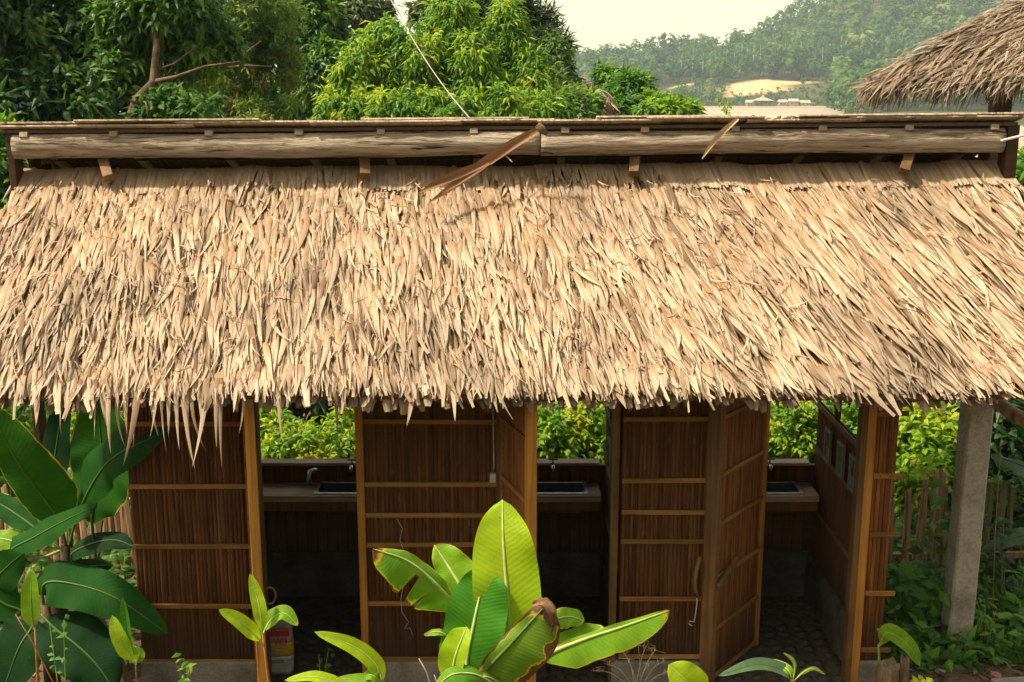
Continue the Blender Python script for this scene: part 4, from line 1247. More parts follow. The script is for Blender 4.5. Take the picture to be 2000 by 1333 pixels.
# struts below the log, from ridge log to front roof
for px, lean in ((205, .04), (712, .01), (1240, -.01), (1772, -.04)):
    x = P(px, 315, 7.0).x
    hb(MB().bar((x - lean, 7.06, ridge(x).z - .05), (x + lean, 6.93, ridge(x).z - .185), .055, .06, (0, 1, 1)), 'strut', M['jamb_dark'], bevel=.004)
# gable boards closing the roof ends
for x in (-2.965, 2.93):
    gz = ridge(x).z
    mb = MB()
    for q in range(9):
        y0 = 7.13 + q * .155
        mb = MB().box((x - .008, y0, 2.0), (x + .008 + .002 * (q % 2), y0 + .15, gz + .05 - (y0 + .15 - 6.95) * math.tan(SLR)))
        hb(mb, 'gable_board', M['dark_wood'])
# end posts
for x, w_ in ((LL.x - .02, .04), (LR.x + .055, .07)):
    hb(MB().box((x - w_ / 2, 6.97, 1.2), (x + w_ / 2, 7.09, ridge(x).z + .085)), 'end_post', M['dark_wood'], bevel=.004)

# front thatch ------------------------------------------------------
E0 = np.array([0, 5.76, 1.975]); T0 = np.array([0, 7.11, 3.07])
SD = (E0 - T0); SLEN = np.linalg.norm(SD); SD = SD / SLEN
SN = np.array([0, -SD[2] * -1, 0]); SN = np.cross(np.array([1.0, 0, 0]), -SD); SN = SN / np.linalg.norm(SN)
if SN[2] < 0: SN = -SN
def roof_pt(x, s, dn=0.0):
    x = np.asarray(x, float); s = np.asarray(s, float)
    tilt = (LR.z - LL.z) / (LR.x - LL.x) * x * np.clip(1 - s / SLEN, 0, 1)
    sag = .022 * vnoise(x, s * 1.3, .55, 2) + .012 * vnoise(x, s, .22, 7) + .05 * np.sin(np.clip(s / SLEN, 0, 1) * math.pi)
    p = T0[None] + SD[None] * s[:, None] + SN[None] * (dn + sag)[:, None]
    p[:, 0] += x
    p[:, 2] += tilt
    return p
xs_ = np.linspace(-3.03, 3.01, 61); ss_ = np.linspace(0, SLEN - .03, 22)
GX, GS = np.meshgrid(xs_, ss_)
top = roof_pt(GX.ravel(), GS.ravel(), -.035 * np.ones(GX.size)); bot = roof_pt(GX.ravel(), GS.ravel(), -.075 * np.ones(GX.size))
ii = np.arange(GX.size).reshape(GX.shape)
f1 = np.stack([ii[:-1, :-1], ii[:-1, 1:], ii[1:, 1:], ii[1:, :-1]], -1).reshape(-1, 4)
nb = GX.size
f2 = f1[:, ::-1] + nb
def rim_f(l):
    return np.stack([l[:-1], l[1:], l[1:] + nb, l[:-1] + nb], 1)
Fr = np.concatenate([f1, f2, rim_f(ii[0, ::-1]), rim_f(ii[-1]), rim_f(ii[:, 0]), rim_f(ii[::-1, -1])])
roof = np_obj('front_roof', np.concatenate([top, bot]) - np.array(HO), Fr, M['thatch_base'], hut)
HON = np.array(HO)

lean_x = np.array([-3.1, -2.4, -1.5, -.5, 0, .6, 1.2, 2.0, 3.1]); lean_a = np.radians([-3, 4, 5, 9, 11, 15, 20, 22, 22])
def blades(x, s, L, W, spread, lift, bend, tint, dn, tip=.35, twist=.5, side=.25, cut=None, extra=0.0, fold=.22, n_seg=6):
    N = len(x)
    a = np.interp(x, lean_x, lean_a) * (.45 + .55 * np.clip(s / .3, 0, 1)) + rng.normal(0, 1, N) * spread + extra
    d = SD[None] * np.cos(a)[:, None] + np.array([1.0, 0, 0])[None] * np.sin(a)[:, None]
    org = roof_pt(x, s, dn)
    return strips(org - HON, nrm(d), np.tile(SN, (N, 1)), L, W, lift, bend, rng.normal(0, side, N), rng.normal(0, twist, N), np.full(N, fold) * rng.choice([-1, 1], N, p=[.3, .7]), tip, n_seg, tint, cut, base_w=.85)

parts = []
row_s = np.arange(.0, SLEN - .15, .060)
for j, s in enumerate(row_s):
    n = int(6.05 / .0195)
    x = np.linspace(-3.02, 3.0, n) + rng.uniform(-.02, .02, n)
    sv = s + rng.uniform(-.03, .03, n)
    right = np.clip((x + .2) / 1.6, 0, 1)           # longer, combed blades on the right half
    L = rng.uniform(.18, .36, n) * (1 + .5 * right * rng.random(n))
    W = rng.uniform(.010, .036, n) * (1 - .05 * right)
    spread = .135 - .06 * right
    ct = .62 + .16 * vnoise(x, np.full(n, s), .35, 11)
    tint = np.clip(ct + rng.normal(0, .15, n), 0, 1)
    low = rng.random(n) < .14
    tint = np.where(low, rng.uniform(0, .25, n), tint)  # dark tint on some blades draws the shaded gaps between them
    L = np.minimum(L, SLEN + .015 + rng.normal(0, .02, n) - sv)
    cutv = np.where(rng.random(n) < .3, rng.uniform(.3, .8, n), 0)
    kp = rng.random(n) > .30 * right
    x, sv, L, W, spread, tint, cutv = x[kp], sv[kp], L[kp], W[kp], spread[kp], tint[kp], cutv[kp]
    n = len(x)
    parts.append(blades(x, sv, L, W, spread * .85, rng.normal(.030, .030, n), rng.normal(-.045, .13, n), tint, rng.uniform(-.03, .0, n), tip=.65, twist=.85, side=.36, fold=.5, cut=cutv))
# loose curled slivers lying across the surface
n = 800
x = rng.uniform(-3.0, 3.0, n); s = rng.uniform(.12, SLEN - .1, n)
parts.append(blades(x, s, rng.uniform(.06, .2, n), rng.uniform(.005, .013, n), .55, rng.normal(.12, .12, n), rng.normal(0, .7, n), np.clip(rng.normal(.45, .25, n), 0, 1), rng.uniform(.0, .03, n), tip=.8, twist=1.2, side=.8))
# neat top course, with patches of close parallel blades
n = 520
x = np.linspace(-3.02, 3.0, n) + rng.uniform(-.004, .004, n)
smooth = ((x > -2.42) & (x < -1.98)) | ((x > -.9) & (x < -.6)) | (x > .9) | ((x > -.55) & (x < -.2))
L = np.where(smooth, .235 + rng.uniform(-.015, .012, n), rng.uniform(.13, .24, n))
parts.append(blades(x, np.full(n, -.015), L, np.full(n, .021), np.where(smooth, .012, .10), np.full(n, .075), rng.normal(-.02, .05, n) + np.where(smooth, 0, rng.normal(0, .2, n)), np.clip(rng.normal(.42, .13, n), 0, 1), np.full(n, -.002), tip=.12, twist=np.where(smooth, .06, .45), side=.05, cut=np.where(smooth, .95, 0.0), fold=.3))  # low tint: shadow band under the ridge log put into the blade colour
# eave: brown cut ends below, ragged tips above
n = 420
x = np.linspace(-3.02, 3.0, n) + rng.uniform(-.01, .01, n)
parts.append(blades(x, np.full(n, SLEN - .19), rng.uniform(.17, .235, n) + .02 * vnoise(x, x * 0, .4, 8), rng.uniform(.022, .045, n), .16, np.full(n, -.15), rng.normal(-.25, .45, n), np.clip(rng.normal(.2, .14, n), 0, 1), np.full(n, -.05), tip=.12, twist=.4, cut=np.full(n, .8)))
n = 560
x = np.linspace(-3.02, 3.0, n) + rng.uniform(-.015, .015, n)
L = rng.uniform(.11, .2, n) + .12 * (rng.random(n) < .06) + .03 * vnoise(x, x * 0, .3, 3)
parts.append(blades(x, SLEN - rng.uniform(.14, .2, n), L, rng.uniform(.018, .042, n), .13, rng.normal(-.01, .05, n), rng.normal(-.25, .2, n), np.clip(rng.normal(.55, .2, n), 0, 1), rng.uniform(-.02, .01, n), tip=.4, twist=.5, cut=np.where(rng.random(n) < .7, rng.uniform(.4, .9, n), 0)))
# long blades hanging from the eave on the left
hx = [60, 110, 178, 196, 205, 240, 262, 268, 288, 310, 322, 338, 350, 358, 372, 385, 398, 420, 428, 150, 225, 300, 468, 540, 655]
hl = [.72 * h_ for h_ in [.14, .2, .24, .16, .34, .2, .42, .3, .2, .34, .22, .3, .46, .4, .34, .2, .44, .30, .46, .14, .28, .22, .2, .24, .2]]
n = len(hx)
x = np.array([P(p, 770, 5.75).x for p in hx])
hang = strips(roof_pt(x, np.full(n, SLEN - .10), np.full(n, .02)) - HON, nrm(np.tile(np.array([.04, -.42, -.9]), (n, 1)) + rng.normal(size=(n, 3)) * .05), np.tile(nrm(np.array([0, -1, .42])), (n, 1)),
              np.array(hl) + .16, rng.uniform(.018, .04, n), np.full(n, .0), rng.normal(-.35, .35, n), rng.normal(.1, .35, n), rng.normal(0, 1.1, n), np.full(n, .35), .8, 8, np.clip(rng.normal(.42, .18, n), 0, 1))

# the largest blades become parts of their own, the rest one mass
cand = []
for k, (V, Fq, A, q) in enumerate(parts):
    if V.shape[1] != 21: continue
    wv = np.linalg.norm(V[:, 9] - V[:, 11], axis=1) * np.linalg.norm(V[:, 0] - V[:, -1], axis=1)
    wv = wv * (1 if k < len(row_s) else 0)
    for i, a in enumerate(wv): cand.append((a, k, i))
cand.sort(reverse=True)
solo = {}
for a, k, i in cand[:270]: solo.setdefault(k, []).append(i)
AV, AF, AA = [], [], []
base = 0
for k, (V, Fq, A, q) in enumerate(parts):
    keep = np.ones(len(V), bool)
    for i in solo.get(k, []):
        keep[i] = False
        vv = V[i] + (SN * .012)[None]
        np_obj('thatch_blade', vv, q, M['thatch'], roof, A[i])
    V2, A2 = V[keep], A[keep]
    N_, R_ = V2.shape[0], V2.shape[1]
    AF.append((np.arange(N_)[:, None, None] * R_ + q[None]).reshape(-1, 4) + base)
    AV.append(V2.reshape(-1, 3)); AA.append(A2.reshape(-1, 3)); base += N_ * R_
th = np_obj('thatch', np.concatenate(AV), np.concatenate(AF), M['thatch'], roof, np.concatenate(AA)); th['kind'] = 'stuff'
V, Fq, A, q = hang
for i in range(len(V)): np_obj('thatch_blade', V[i], q, M['thatch'], roof, A[i])
# rafters and eave pole of the front roof (seen from below at the eave)
for x in np.linspace(-2.9, 2.9, 9):
    a = roof_pt(np.array([x]), np.array([.02]), np.array([-.11]))[0]; b = roof_pt(np.array([x]), np.array([SLEN - .12]), np.array([-.11]))[0]
    hb(MB().bar(a, b, .05, .05), 'rafter', M['dark_wood'])
a = roof_pt(np.array([-3.0]), np.array([SLEN - .2]), np.array([-.17]))[0]; b = roof_pt(np.array([2.95]), np.array([SLEN - .2]), np.array([-.17]))[0]
hb(MB().tube([a, (Vector(a) + Vector(b)) / 2, b], .035, 8), 'eave_pole', M['dark_wood'], smooth=True)
# wall plate carrying the roof
hb(MB().box((-2.26, WY - .02, ztop + .003), (2.25, WY + .05, ztop + .07)), 'wall_plate', M['dark_wood'])
# sloping pole at the right end
hb(MB().tube([P(1925, 770, 6.75), P(1975, 806, 6.45), P(2070, 862, 6.1)], [.04, .042, .045], 9, wob=.06), 'side_pole', M['picket'], smooth=True)

# ------------------------------------------------------------------ things on the roof
def frond(name, label, pts, wid, tint=.5, n=16, lift=0):
    """one dry frond lying across the ridge: curled blade following points"""
    pts = [Vector(p) for p in pts]
    def at(k):
        f = k * (len(pts) - 1); i = min(int(f), len(pts) - 2)
        a = pts[max(i - 1, 0)]; b = pts[i]; c = pts[i + 1]; d = pts[min(i + 2, len(pts) - 1)]; t = f - i
        return .5 * ((2 * b) + (c - a) * t + (2 * a - 5 * b + 4 * c - d) * t * t + (3 * b - a - 3 * c + d) * t ** 3)
    vs, at_ = [], []
    for i in range(n + 1):
        k = i / n
        p = at(k); dr = (at(min(k + .02, 1)) - at(max(k - .02, 0))).normalized()
        side = dr.cross(Vector((0, -.85, .5))).normalized(); nn = side.cross(dr).normalized()
        w = wid * (math.sin(math.pi * min(1, .12 + k * .95)) ** .6)
        tw = .5 * math.sin(k * 4)
        for u in (-1, -.5, 0, .5, 1):
            q = p + side * (u * w / 2 * math.cos(tw)) + nn * (abs(u) * w * .28 + u * w / 2 * math.sin(tw))
            vs.append(q); at_.append((tint, (u + 1) / 2, .4 + .5 * k))
    fs = []
    for i in range(n):
        for j in range(4): fs.append((i * 5 + j, i * 5 + j + 1, i * 5 + 6 + j, i * 5 + 5 + j))
    o0 = pts[0]
    return np.array([v - o0 for v in vs]), np.array(fs), np.array(at_), o0
V, Fq, A, o0 = frond('x', '', [P(1062, 250, 6.82), P(1000, 285, 6.84), P(940, 325, 6.80), P(880, 368, 6.72), P(820, 410, 6.60)], .062)
dl = np_obj('dry_palm_leaf', V, Fq, M['dry_leaf'], None, A); dl.location = o0
tag(dl, 'long brown dry leaf lying over the joint of the ridge log onto the thatch', 'dry leaf')
V, Fq, A, o1 = frond('x', '', [P(955, 318, 6.80), P(900, 340, 6.74), P(850, 362, 6.68), P(812, 380, 6.64)], .05, .2)
np_obj('split_tip', V + np.array(o1 - o0), Fq, M['dry_leaf'], dl, A)
MB().tube([P(1050, 243, 6.8) - o0, P(1058, 252, 6.8) - o0, P(1068, 262, 6.81) - o0], [.02, .024, .012], 7, wob=.3).build('stalk_end', M['trunk'], dl, smooth=True)
V, Fq, A, o0 = frond('x', '', [P(1442, 232, 6.80), P(1412, 258, 6.80), P(1388, 285, 6.82), P(1368, 315, 6.85)], .032, .9)
M['pale_leaf'] = thatch_mat('pale_dry_blade', [(0, (.48, .34, .19)), (1, (.58, .44, .27))], (.5, .36, .2))
o = np_obj('dry_grass_leaf', V, Fq, M['pale_leaf'], None, A); o.location = o0
tag(o, 'thin pale dry blade hanging over the right part of the ridge log', 'dry leaf')
# small weed sprouting on the ridge
p = P(1424, 232, 6.99)
t = empty('ridge_weed', p, 'small leafy weed sprouting from the thatch ridge before the river', 'weed')
MB().tube([(0, 0, -.02), (-.01, 0, .03), (-.03, 0, .075), (-.05, 0, .10)], [.004, .0035, .003, .002], 5).build('stem', M['stem_green'], t)
n = 26
ks = rng.random(n)
org = np.stack([-.08 * ks + rng.normal(0, .016, n), rng.normal(0, .014, n), .03 + .085 * ks + rng.normal(0, .014, n)], 1)
V, Fq, A = tri_leaves(org, rand_dirs(n, .2), rand_dirs(n, 1), rng.uniform(.024, .044, n), rng.uniform(.016, .026, n), np.full(n, .2), rng.uniform(.3, .8, n))
np_obj('leaves', V, Fq, M['fol_yellow'], t, A)
# wire from the sky to the ridge, white cable at the right end
def wire_obj(name, label, pts, r, mat, cat='wire'):
    o0 = Vector(pts[-1])
    o = MB().tube([Vector(p) - o0 for p in pts], r, 6).build(name, M[mat], None, smooth=True)
    o.location = o0
    return tag(o, label, cat)
a, b = P(740, -45, 9.5), P(1000, 316, 6.9)
pts = []
for k in np.linspace(0, 1, 24):
    q = a.lerp(b, k); q.z -= .11 * math.sin(math.pi * k) * 1.2; pts.append(q)
wire_obj('overhead_wire', 'thin sagging wire running down from the sky onto the thatch', pts, .0042, 'wire')
wire_obj('white_cable', 'white cable leaving the right end of the ridge log', [P(2060, 245, 6.7), P(2000, 264, 6.8), P(1955, 275, 6.9)], .009, 'cable', 'cable')
# twine hanging on the second panel
wire_obj('twine', 'pale thread of twine hanging on the wall panel left of the banana plant', [P(775, 1013, 6.375), P(786, 1032, 6.37), P(781, 1055, 6.37), P(788, 1075, 6.37), P(797, 1090, 6.37), P(783, 1170, 6.37), P(785, 1195, 6.37), P(798, 1215, 6.37), P(790, 1228, 6.37), P(800, 1226, 6.37), P(806, 1240, 6.37)], .0016, 'cable', 'twine')

# ------------------------------------------------------------------ shelter roof at the upper right
shl = empty('thatched_shelter', (P(1950, 240, 9.6).x, 9.6, 0), 'weathered brown thatched shelter roof on a dark post beside the hut', 'shelter')
SO = np.array(shl.location)
PC = np.array(P(1697, 160, 9.4)); PE = np.array(P(2250, 140, 9.4)); PA = np.array(P(2110, -62, 10.9)); PA2 = np.array(P(2350, -95, 10.9)); PB = np.array(P(1760, 120, 12.2))
def tri_sheet(pts, faces, th=.05):
    return pts, faces
c_in = lambda p: p + np.array([0, 0, -.06])
pv = [PC, PE, PA2, PA, PB]
lowv = [c_in(p) for p in pv]
mb = MB(); mb.add([Vector(p - SO) for p in pv + lowv], [(0, 1, 2, 3), (4, 0, 3), (5, 8, 7, 6), (9, 8, 5), (0, 5, 6, 1), (4, 9, 5, 0), (1, 6, 7, 2), (3, 2, 7, 8), (4, 3, 8, 9)])
sroof = mb.build('roof', M['thatch_base'], shl)
fn = nrm(np.cross(PE - PC, PA - PC)[None])[0]
fn = fn if fn[2] > 0 else -fn
dn_ = nrm((np.array([0, 0, -1.0]) - fn * np.dot(np.array([0, 0, -1.0]), fn))[None])[0]     # down slope
ex = nrm((PE - PC)[None])[0]
segs_ = []
for j in range(26):
    k = j / 25
    n = 210
    u = rng.uniform(0, 1, n)
    left = PC + (PA - PC) * k; right = PE + (PA2 - PE) * k
    org = left[None] * (1 - u)[:, None] + right[None] * u[:, None] + fn * rng.uniform(-.01, .025, n)[:, None]
    a = rng.normal(-.95, .18, n) + (1 - k) * .25
    d = dn_[None] * np.cos(a)[:, None] + ex[None] * np.sin(a)[:, None]
    segs_.append(strips(org - SO, nrm(d), np.tile(fn, (n, 1)), rng.uniform(.2, .46, n), rng.uniform(.007, .021, n), np.abs(rng.normal(.05, .05, n)), rng.normal(-.1, .25, n), rng.normal(0, .3, n), rng.normal(0, .5, n), np.full(n, .2), .6, 4, np.clip(rng.normal(.5, .25, n), 0, 1)))
# fringe along the eave and over the hip
n = 420
u = rng.uniform(0, 1, n) ** 1.2
org = PC[None] * (1 - u)[:, None] + PE[None] * u[:, None] + rng.normal(0, .02, (n, 3)) + fn * .01
d = nrm(np.stack([rng.normal(-.30, .2, n), rng.normal(-.35, .12, n), np.full(n, -1.0)], 1))
segs_.append(strips(org - SO, d, np.tile(nrm(np.array([[0, -1, .4]]))[0], (n, 1)), rng.uniform(.10, .30, n), rng.uniform(.010, .026, n), rng.normal(.1, .12, n), rng.normal(-.6, .3, n), rng.normal(0, .3, n), rng.normal(0, .6, n), np.full(n, .2), .7, 4, np.clip(rng.normal(.45, .25, n), 0, 1)))
n = 260
k = rng.random(n)
org = PC[None] * (1 - k)[:, None] + PA[None] * k[:, None] + rng.normal(0, .025, (n, 3))
d = nrm(np.stack([np.full(n, -1.0), rng.normal(-.25, .25, n), rng.normal(-.38, .14, n)], 1))
segs_.append(strips(org - SO, d, np.tile(nrm(np.array([[-.3, -.3, 1]]))[0], (n, 1)), rng.uniform(.12, .30, n), rng.uniform(.010, .024, n), rng.normal(.06, .06, n), rng.normal(-.5, .2, n), rng.normal(0, .2, n), rng.normal(0, .5, n), np.full(n, .2), .7, 4, np.clip(rng.normal(.5, .25, n), 0, 1)))
n = 160
k = rng.random(n)
org = PC[None] * (1 - k)[:, None] + PB[None] * k[:, None] + rng.normal(0, .025, (n, 3))
d = nrm(np.stack([rng.normal(-.45, .15, n), rng.normal(0, .2, n), np.full(n, -1.0)], 1))
segs_.append(strips(org - SO, d, np.tile(nrm(np.array([[-1, 0, .4]]))[0], (n, 1)), rng.uniform(.14, .34, n), rng.uniform(.010, .022, n), rng.normal(.06, .06, n), rng.normal(-.4, .2, n), rng.normal(0, .2, n), rng.normal(0, .5, n), np.full(n, .2), .7, 4, np.clip(rng.normal(.45, .25, n), 0, 1)))
allc = []
for kk, (V, Fq, A, q) in enumerate(segs_):
    ar = np.linalg.norm(V[:, 6] - V[:, 8], axis=1) * np.linalg.norm(V[:, 0] - V[:, -1], axis=1)
    # only blades inside the frame are picked out singly
    inx = (V[:, 0, 0] + SO[0]) < 4.35
    allc += [(a_, kk, i) for i, (a_, z_) in enumerate(zip(ar, inx)) if z_]
allc.sort(reverse=True)
solo = {}
for a_, kk, i in allc[:120]: solo.setdefault(kk, []).append(i)
AV, AF, AA, base = [], [], [], 0
for kk, (V, Fq, A, q) in enumerate(segs_):
    keep = np.ones(len(V), bool)
    for i in solo.get(kk, []):
        keep[i] = False
        np_obj('thatch_blade', V[i] + fn * .008, q, M['thatch_grey'], sroof, A[i])
    V2, A2 = V[keep], A[keep]; N_, R_ = V2.shape[:2]
    AF.append((np.arange(N_)[:, None, None] * R_ + q[None]).reshape(-1, 4) + base); base += N_ * R_
    AV.append(V2.reshape(-1, 3)); AA.append(A2.reshape(-1, 3))
np_obj('thatch', np.concatenate(AV), np.concatenate(AF), M['thatch_grey'], sroof, np.concatenate(AA))['kind'] = 'stuff'
px0 = P(1950, 240, 9.6)
MB().box((-.07, -.07, float(height(px0.x, 9.6)) - .1), (.07, .07, P(1950, 175, 9.75).z)).build('post', M['dark_wood'], shl, .006)
MB().bar((.02, -.02, 2.55), (.75, -.1, 3.15), .06, .09).build('brace', M['dark_wood'], shl, .004)
MB().bar(Vector(PC - SO) + Vector((.25, .15, -.02)), Vector(PE - SO) + Vector((0, .15, -.02)), .06, .07).build('eave_beam', M['dark_wood'], shl, .004)

# ------------------------------------------------------------------ concrete post
cp = P(1868, 1278, 6.76)
pz = 2.12
def conc_post():
    bm = bmesh.new()
    n = 14
    w = .078
    prof = []
    c = .012
    for sx, sy in ((-1, -1), (1, -1), (1, 1), (-1, 1)):
        if sx * sy > 0: prof += [(sx * (w - 0), sy * (w - c)), (sx * (w - c), sy * w)] if True else []
        else: prof += [(sx * (w - c), sy * w), (sx * w, sy * (w - c))]
    rs = random.Random(3)
    rows = []
    for i in range(n + 1):
        z = -.15 + (pz + .15) * i / n
        rows.append([bm.verts.new((x + rs.uniform(-.002, .002), y + rs.uniform(-.002, .002), z)) for x, y in prof])
    m = len(prof)
    for i in range(n):
        for j in range(m): bm.faces.new((rows[i][j], rows[i][(j + 1) % m], rows[i + 1][(j + 1) % m], rows[i + 1][j]))
    bm.faces.new(rows[0][::-1]); bm.faces.new(rows[-1])
    me = bpy.data.meshes.new('concrete_post'); bm.to_mesh(me); bm.free()
    me.materials.append(M['post_conc'])
    o = link(bpy.data.objects.new('concrete_post', me))
    o.location = (cp.x + .02, 6.84, 0)
    return tag(o, 'square weathered concrete post holding up the right end of the thatched roof', 'post')
conc_post()
for z, m_ in ((1.98, 'stem_red'),):
    mb = MB().tube([(cp.x + .142, 6.76, 2.05), (cp.x + .144, 6.757, 1.9), (cp.x + .15, 6.755, 1.5), (cp.x + .17, 6.75, .8), (cp.x + .2, 6.74, .25)], .003, 6)
    o = mb.build('dry_vine', M['stem_red'], None, smooth=True); tag(o, 'thin rust coloured vine hanging down behind the concrete post', 'vine')

# ------------------------------------------------------------------ stake fences
def fence(name, label, stakes, rail_z, mat, seed):
    rs = random.Random(seed)
    x0 = min(s[0].x for s in stakes); x1 = max(s[0].x for s in stakes)
    c = stakes[0][0]
    t = empty(name, (c.x, c.y, 0), label, 'fence')
    for p, h, w, m_ in stakes:
        z0 = float(height(p.x, p.y)) - .1
        mb = MB()
        n = 5
        vs, fs = [], []
        prof = [(-.5, -.3), (-.1, -.5), (.45, -.35), (.5, .3), (0, .5), (-.45, .35)]
        tl = rs.uniform(-.055, .055)
        for i in range(n + 1):
            k = i / n
            for j, (a, b) in enumerate(prof):
                r = w * (1 - .2 * k) * (1 + rs.uniform(-.2, .2))
                zt = z0 + (h - z0) * k + (rs.uniform(-.03, .02) if i == n else 0)
                vs.append((p.x - c.x + a * r + tl * k + rs.uniform(-.002, .002), p.y - c.y + b * r * .7, zt))
        m = len(prof)
        for i in range(n):
            for j in range(m): fs.append((i * m + j, i * m + (j + 1) % m, (i + 1) * m + (j + 1) % m, (i + 1) * m + j))
        fs.append(tuple(n * m + j for j in range(m)))
        mb.add(vs, fs)
        mb.build('stake', M[m_], t)
    for z in rail_z:
        MB().bar((x0 - c.x - .1, .045, z), (x1 - c.x + .1, .045, z + .02), .03, .04).build('rail', M[mat], t)
    return t
st = []
for px, py, w in ((1749, 975, .055), (1766, 985, .04), (1782, 955, .055), (1797, 937, .05), (1811, 957, .04), (1829, 925, .05), (1843, 918, .055), (1857, 950, .045), (1735, 1000, .045)):
    st.append((P(px, py, 7.75), P(px, py, 7.75).z, w, 'picket'))
for px, py, w in ((1912, 950, .05), (1938, 940, .05), (1962, 935, .055), (1985, 945, .055), (2010, 930, .05), (2035, 940, .05)):
    st.append((P(px, py, 7.9), P(px, py, 7.9).z, w, 'picket_green'))
fence('stake_fence', 'fence of rough weathered wooden stakes between hut corner and concrete post', st, (.22,), 'picket', 4)
st = []
rs = random.Random(12)
for i in range(26):
    px = -70 + i * 13 + rs.uniform(-3, 3)
    st.append((P(px, 970 + rs.uniform(-25, 22), 8.1), P(px, 970 + rs.uniform(-25, 22), 8.1).z, rs.uniform(.04, .058), 'picket'))
fence('stake_fence', 'fence of sunlit wooden stakes behind the left banana plants', st, (.2, .5), 'picket', 5)

# ------------------------------------------------------------------ banana plants
def spline(pts, k):
    f = k * (len(pts) - 1); i = min(int(f), len(pts) - 2); t = f - i
    a = pts[max(i - 1, 0)] if i > 0 else pts[0] * 2 - pts[1]
    b = pts[i]; c = pts[i + 1]
    d = pts[i + 2] if i + 2 < len(pts) else pts[-1] * 2 - pts[-2]
    return .5 * ((2 * b) + (c - a) * t + (2 * a - 5 * b + 4 * c - d) * t * t + (3 * b - a - 3 * c + d) * t ** 3)

def banana_leaf(parent, off, pts, width, face=(0, -.9, .45), mat='ban_mid', vee=.12, droop=.1, blade0=.12, wl=1.0, wr=1.0, tears=(), rib='ban_rib', seed=0, rib_w=.007, wave=.012, tipw=.55, n=30, label=None, twist=0.0):
    """one banana leaf: petiole and midrib along pts, blade either side with rounded ends; tears = (side, from, to, depth)"""
    rs = random.Random(seed)
    pts = [Vector(p) for p in pts]
    face = Vector(face).normalized()
    cols = 7
    vs, at_, fs = [], [], []
    mids = []
    ph = rs.uniform(0, 6)
    for i in range(n + 1):
        k = blade0 + (1 - blade0) * i / n
        t = i / n
        p = spline(pts, k)
        d = (spline(pts, min(k + .02, 1)) - spline(pts, max(k - .02, 0))).normalized()
        sd = d.cross(face).normalized()
        nn = sd.cross(d).normalized()
        if twist:
            a = twist * t
            sd, nn = sd * math.cos(a) + nn * math.sin(a), nn * math.cos(a) - sd * math.sin(a)
        mids.append(p + nn * .002)
        # blade outline: quick rise at the base, widest about two fifths, rounded tip
        pr = min(1.0, (t / .28 + .06)) ** .6 * (1 - max(0, (t - .45) / .55) ** (1.7 + tipw)) ** .62
        pr = max(pr, 0.012)
        for sgn, wk in ((-1, wl), (1, wr)):
            for j in range(cols):
                u = j / (cols - 1)
                w = width / 2 * pr * wk
                dep = 1.0
                for (ts, t0, t1, dp) in tears:
                    if ts == sgn and t0 <= t <= t1:
                        dep = min(dep, dp + .08 * rs.random())
                w *= dep
                edge = wave * math.sin(t * 17 + ph + sgn) * u * u * width * 4
                q = p + sd * (sgn * u * w) + nn * (vee * u * w * 1.0 - droop * (u ** 2) * w + edge)
                q -= d * (u * w * .10)
                vs.append(q - off); at_.append((.5, sgn * (u if dep > .9 else min(1, u * 1.12)), t))
    row = 2 * cols
    for i in range(n):
        for b_ in (0, cols):
            for j in range(cols - 1):
                a = i * row + b_ + j
                f = (a, a + 1, a + row + 1, a + row)
                fs.append(f if b_ else f[::-1])
    leaf = np_obj('leaf', np.array(vs), np.array(fs), M[mat], parent, np.array(at_))
    if label: leaf['label'] = label
    rp = [spline(pts, k) - off for k in np.linspace(0, blade0, 5)][:-1] + [m_ - off for m_ in mids]
    L_ = len(rp)
    MB().tube(rp, [rib_w * (1.7 - 1.5 * (i / L_)) for i in range(L_)], 7).build('midrib', M[rib], leaf, smooth=True)
    return leaf

def W_(w_px, D, py=1150): return w_px * mpp(1000, py, D)

# --- young plant in front of the hut
DB = 4.5
ban = empty('banana_plant', (P(985, 1333, DB).x, DB, float(height(0, DB))), 'young bright green foreground banana plant with one tall upright leaf and torn side leaves', 'banana plant')
off = Vector(ban.location)
ct = P(985, 1330, DB)
MB().tube([Vector((0, 0, -.05)), Vector((0, .0, .25)), ct - off, P(985, 1290, DB) - off], [.045, .04, .03, .02], 12, wob=.06).build('stem', M['stem_green'], ban, smooth=True)
B = lambda px, py, dd=0.0: P(px, py, DB + dd)
banana_leaf(ban, off, [B(992, 1335), B(997, 1270, .02), B(992, 1180, .04), B(983, 1060, .10), B(981, 976, .2)], W_(134, DB), (0, -.95, .3), 'ban_bright', .10, .06, .22, seed=1, label='tall upright bright leaf', rib_w=.008, tipw=.3)
banana_leaf(ban, off, [B(935, 1345), B(912, 1300, -.03), B(925, 1220, .0), B(940, 1150, .05), B(948, 1105, .09)], W_(128, DB), (-.15, -.95, .3), 'ban_deep', .16, .05, .12, seed=2, label='dark green inner leaf', wl=.9)
banana_leaf(ban, off, [B(975, 1330, .1), B(935, 1210, .16), B(900, 1145, .2), B(872, 1100, .24), B(848, 1064, .28)], W_(86, DB), (-.25, -.9, .4), 'ban_mid', .12, .08, .30, seed=3, wl=.75, wr=1.1, tipw=.2)
banana_leaf(ban, off, [B(960, 1330, .08), B(900, 1205, .10), B(860, 1150, .06), B(800, 1098, .02), B(729, 1072, -.02)], W_(128, DB), (-.2, -.75, .6), 'ban_torn', -.02, .25, .30, wl=1.0, wr=.28, tears=((-1, .50, .535, .2), (-1, .33, .36, .45)), seed=4, label='torn leaf with brown frayed edge', tipw=1.0)
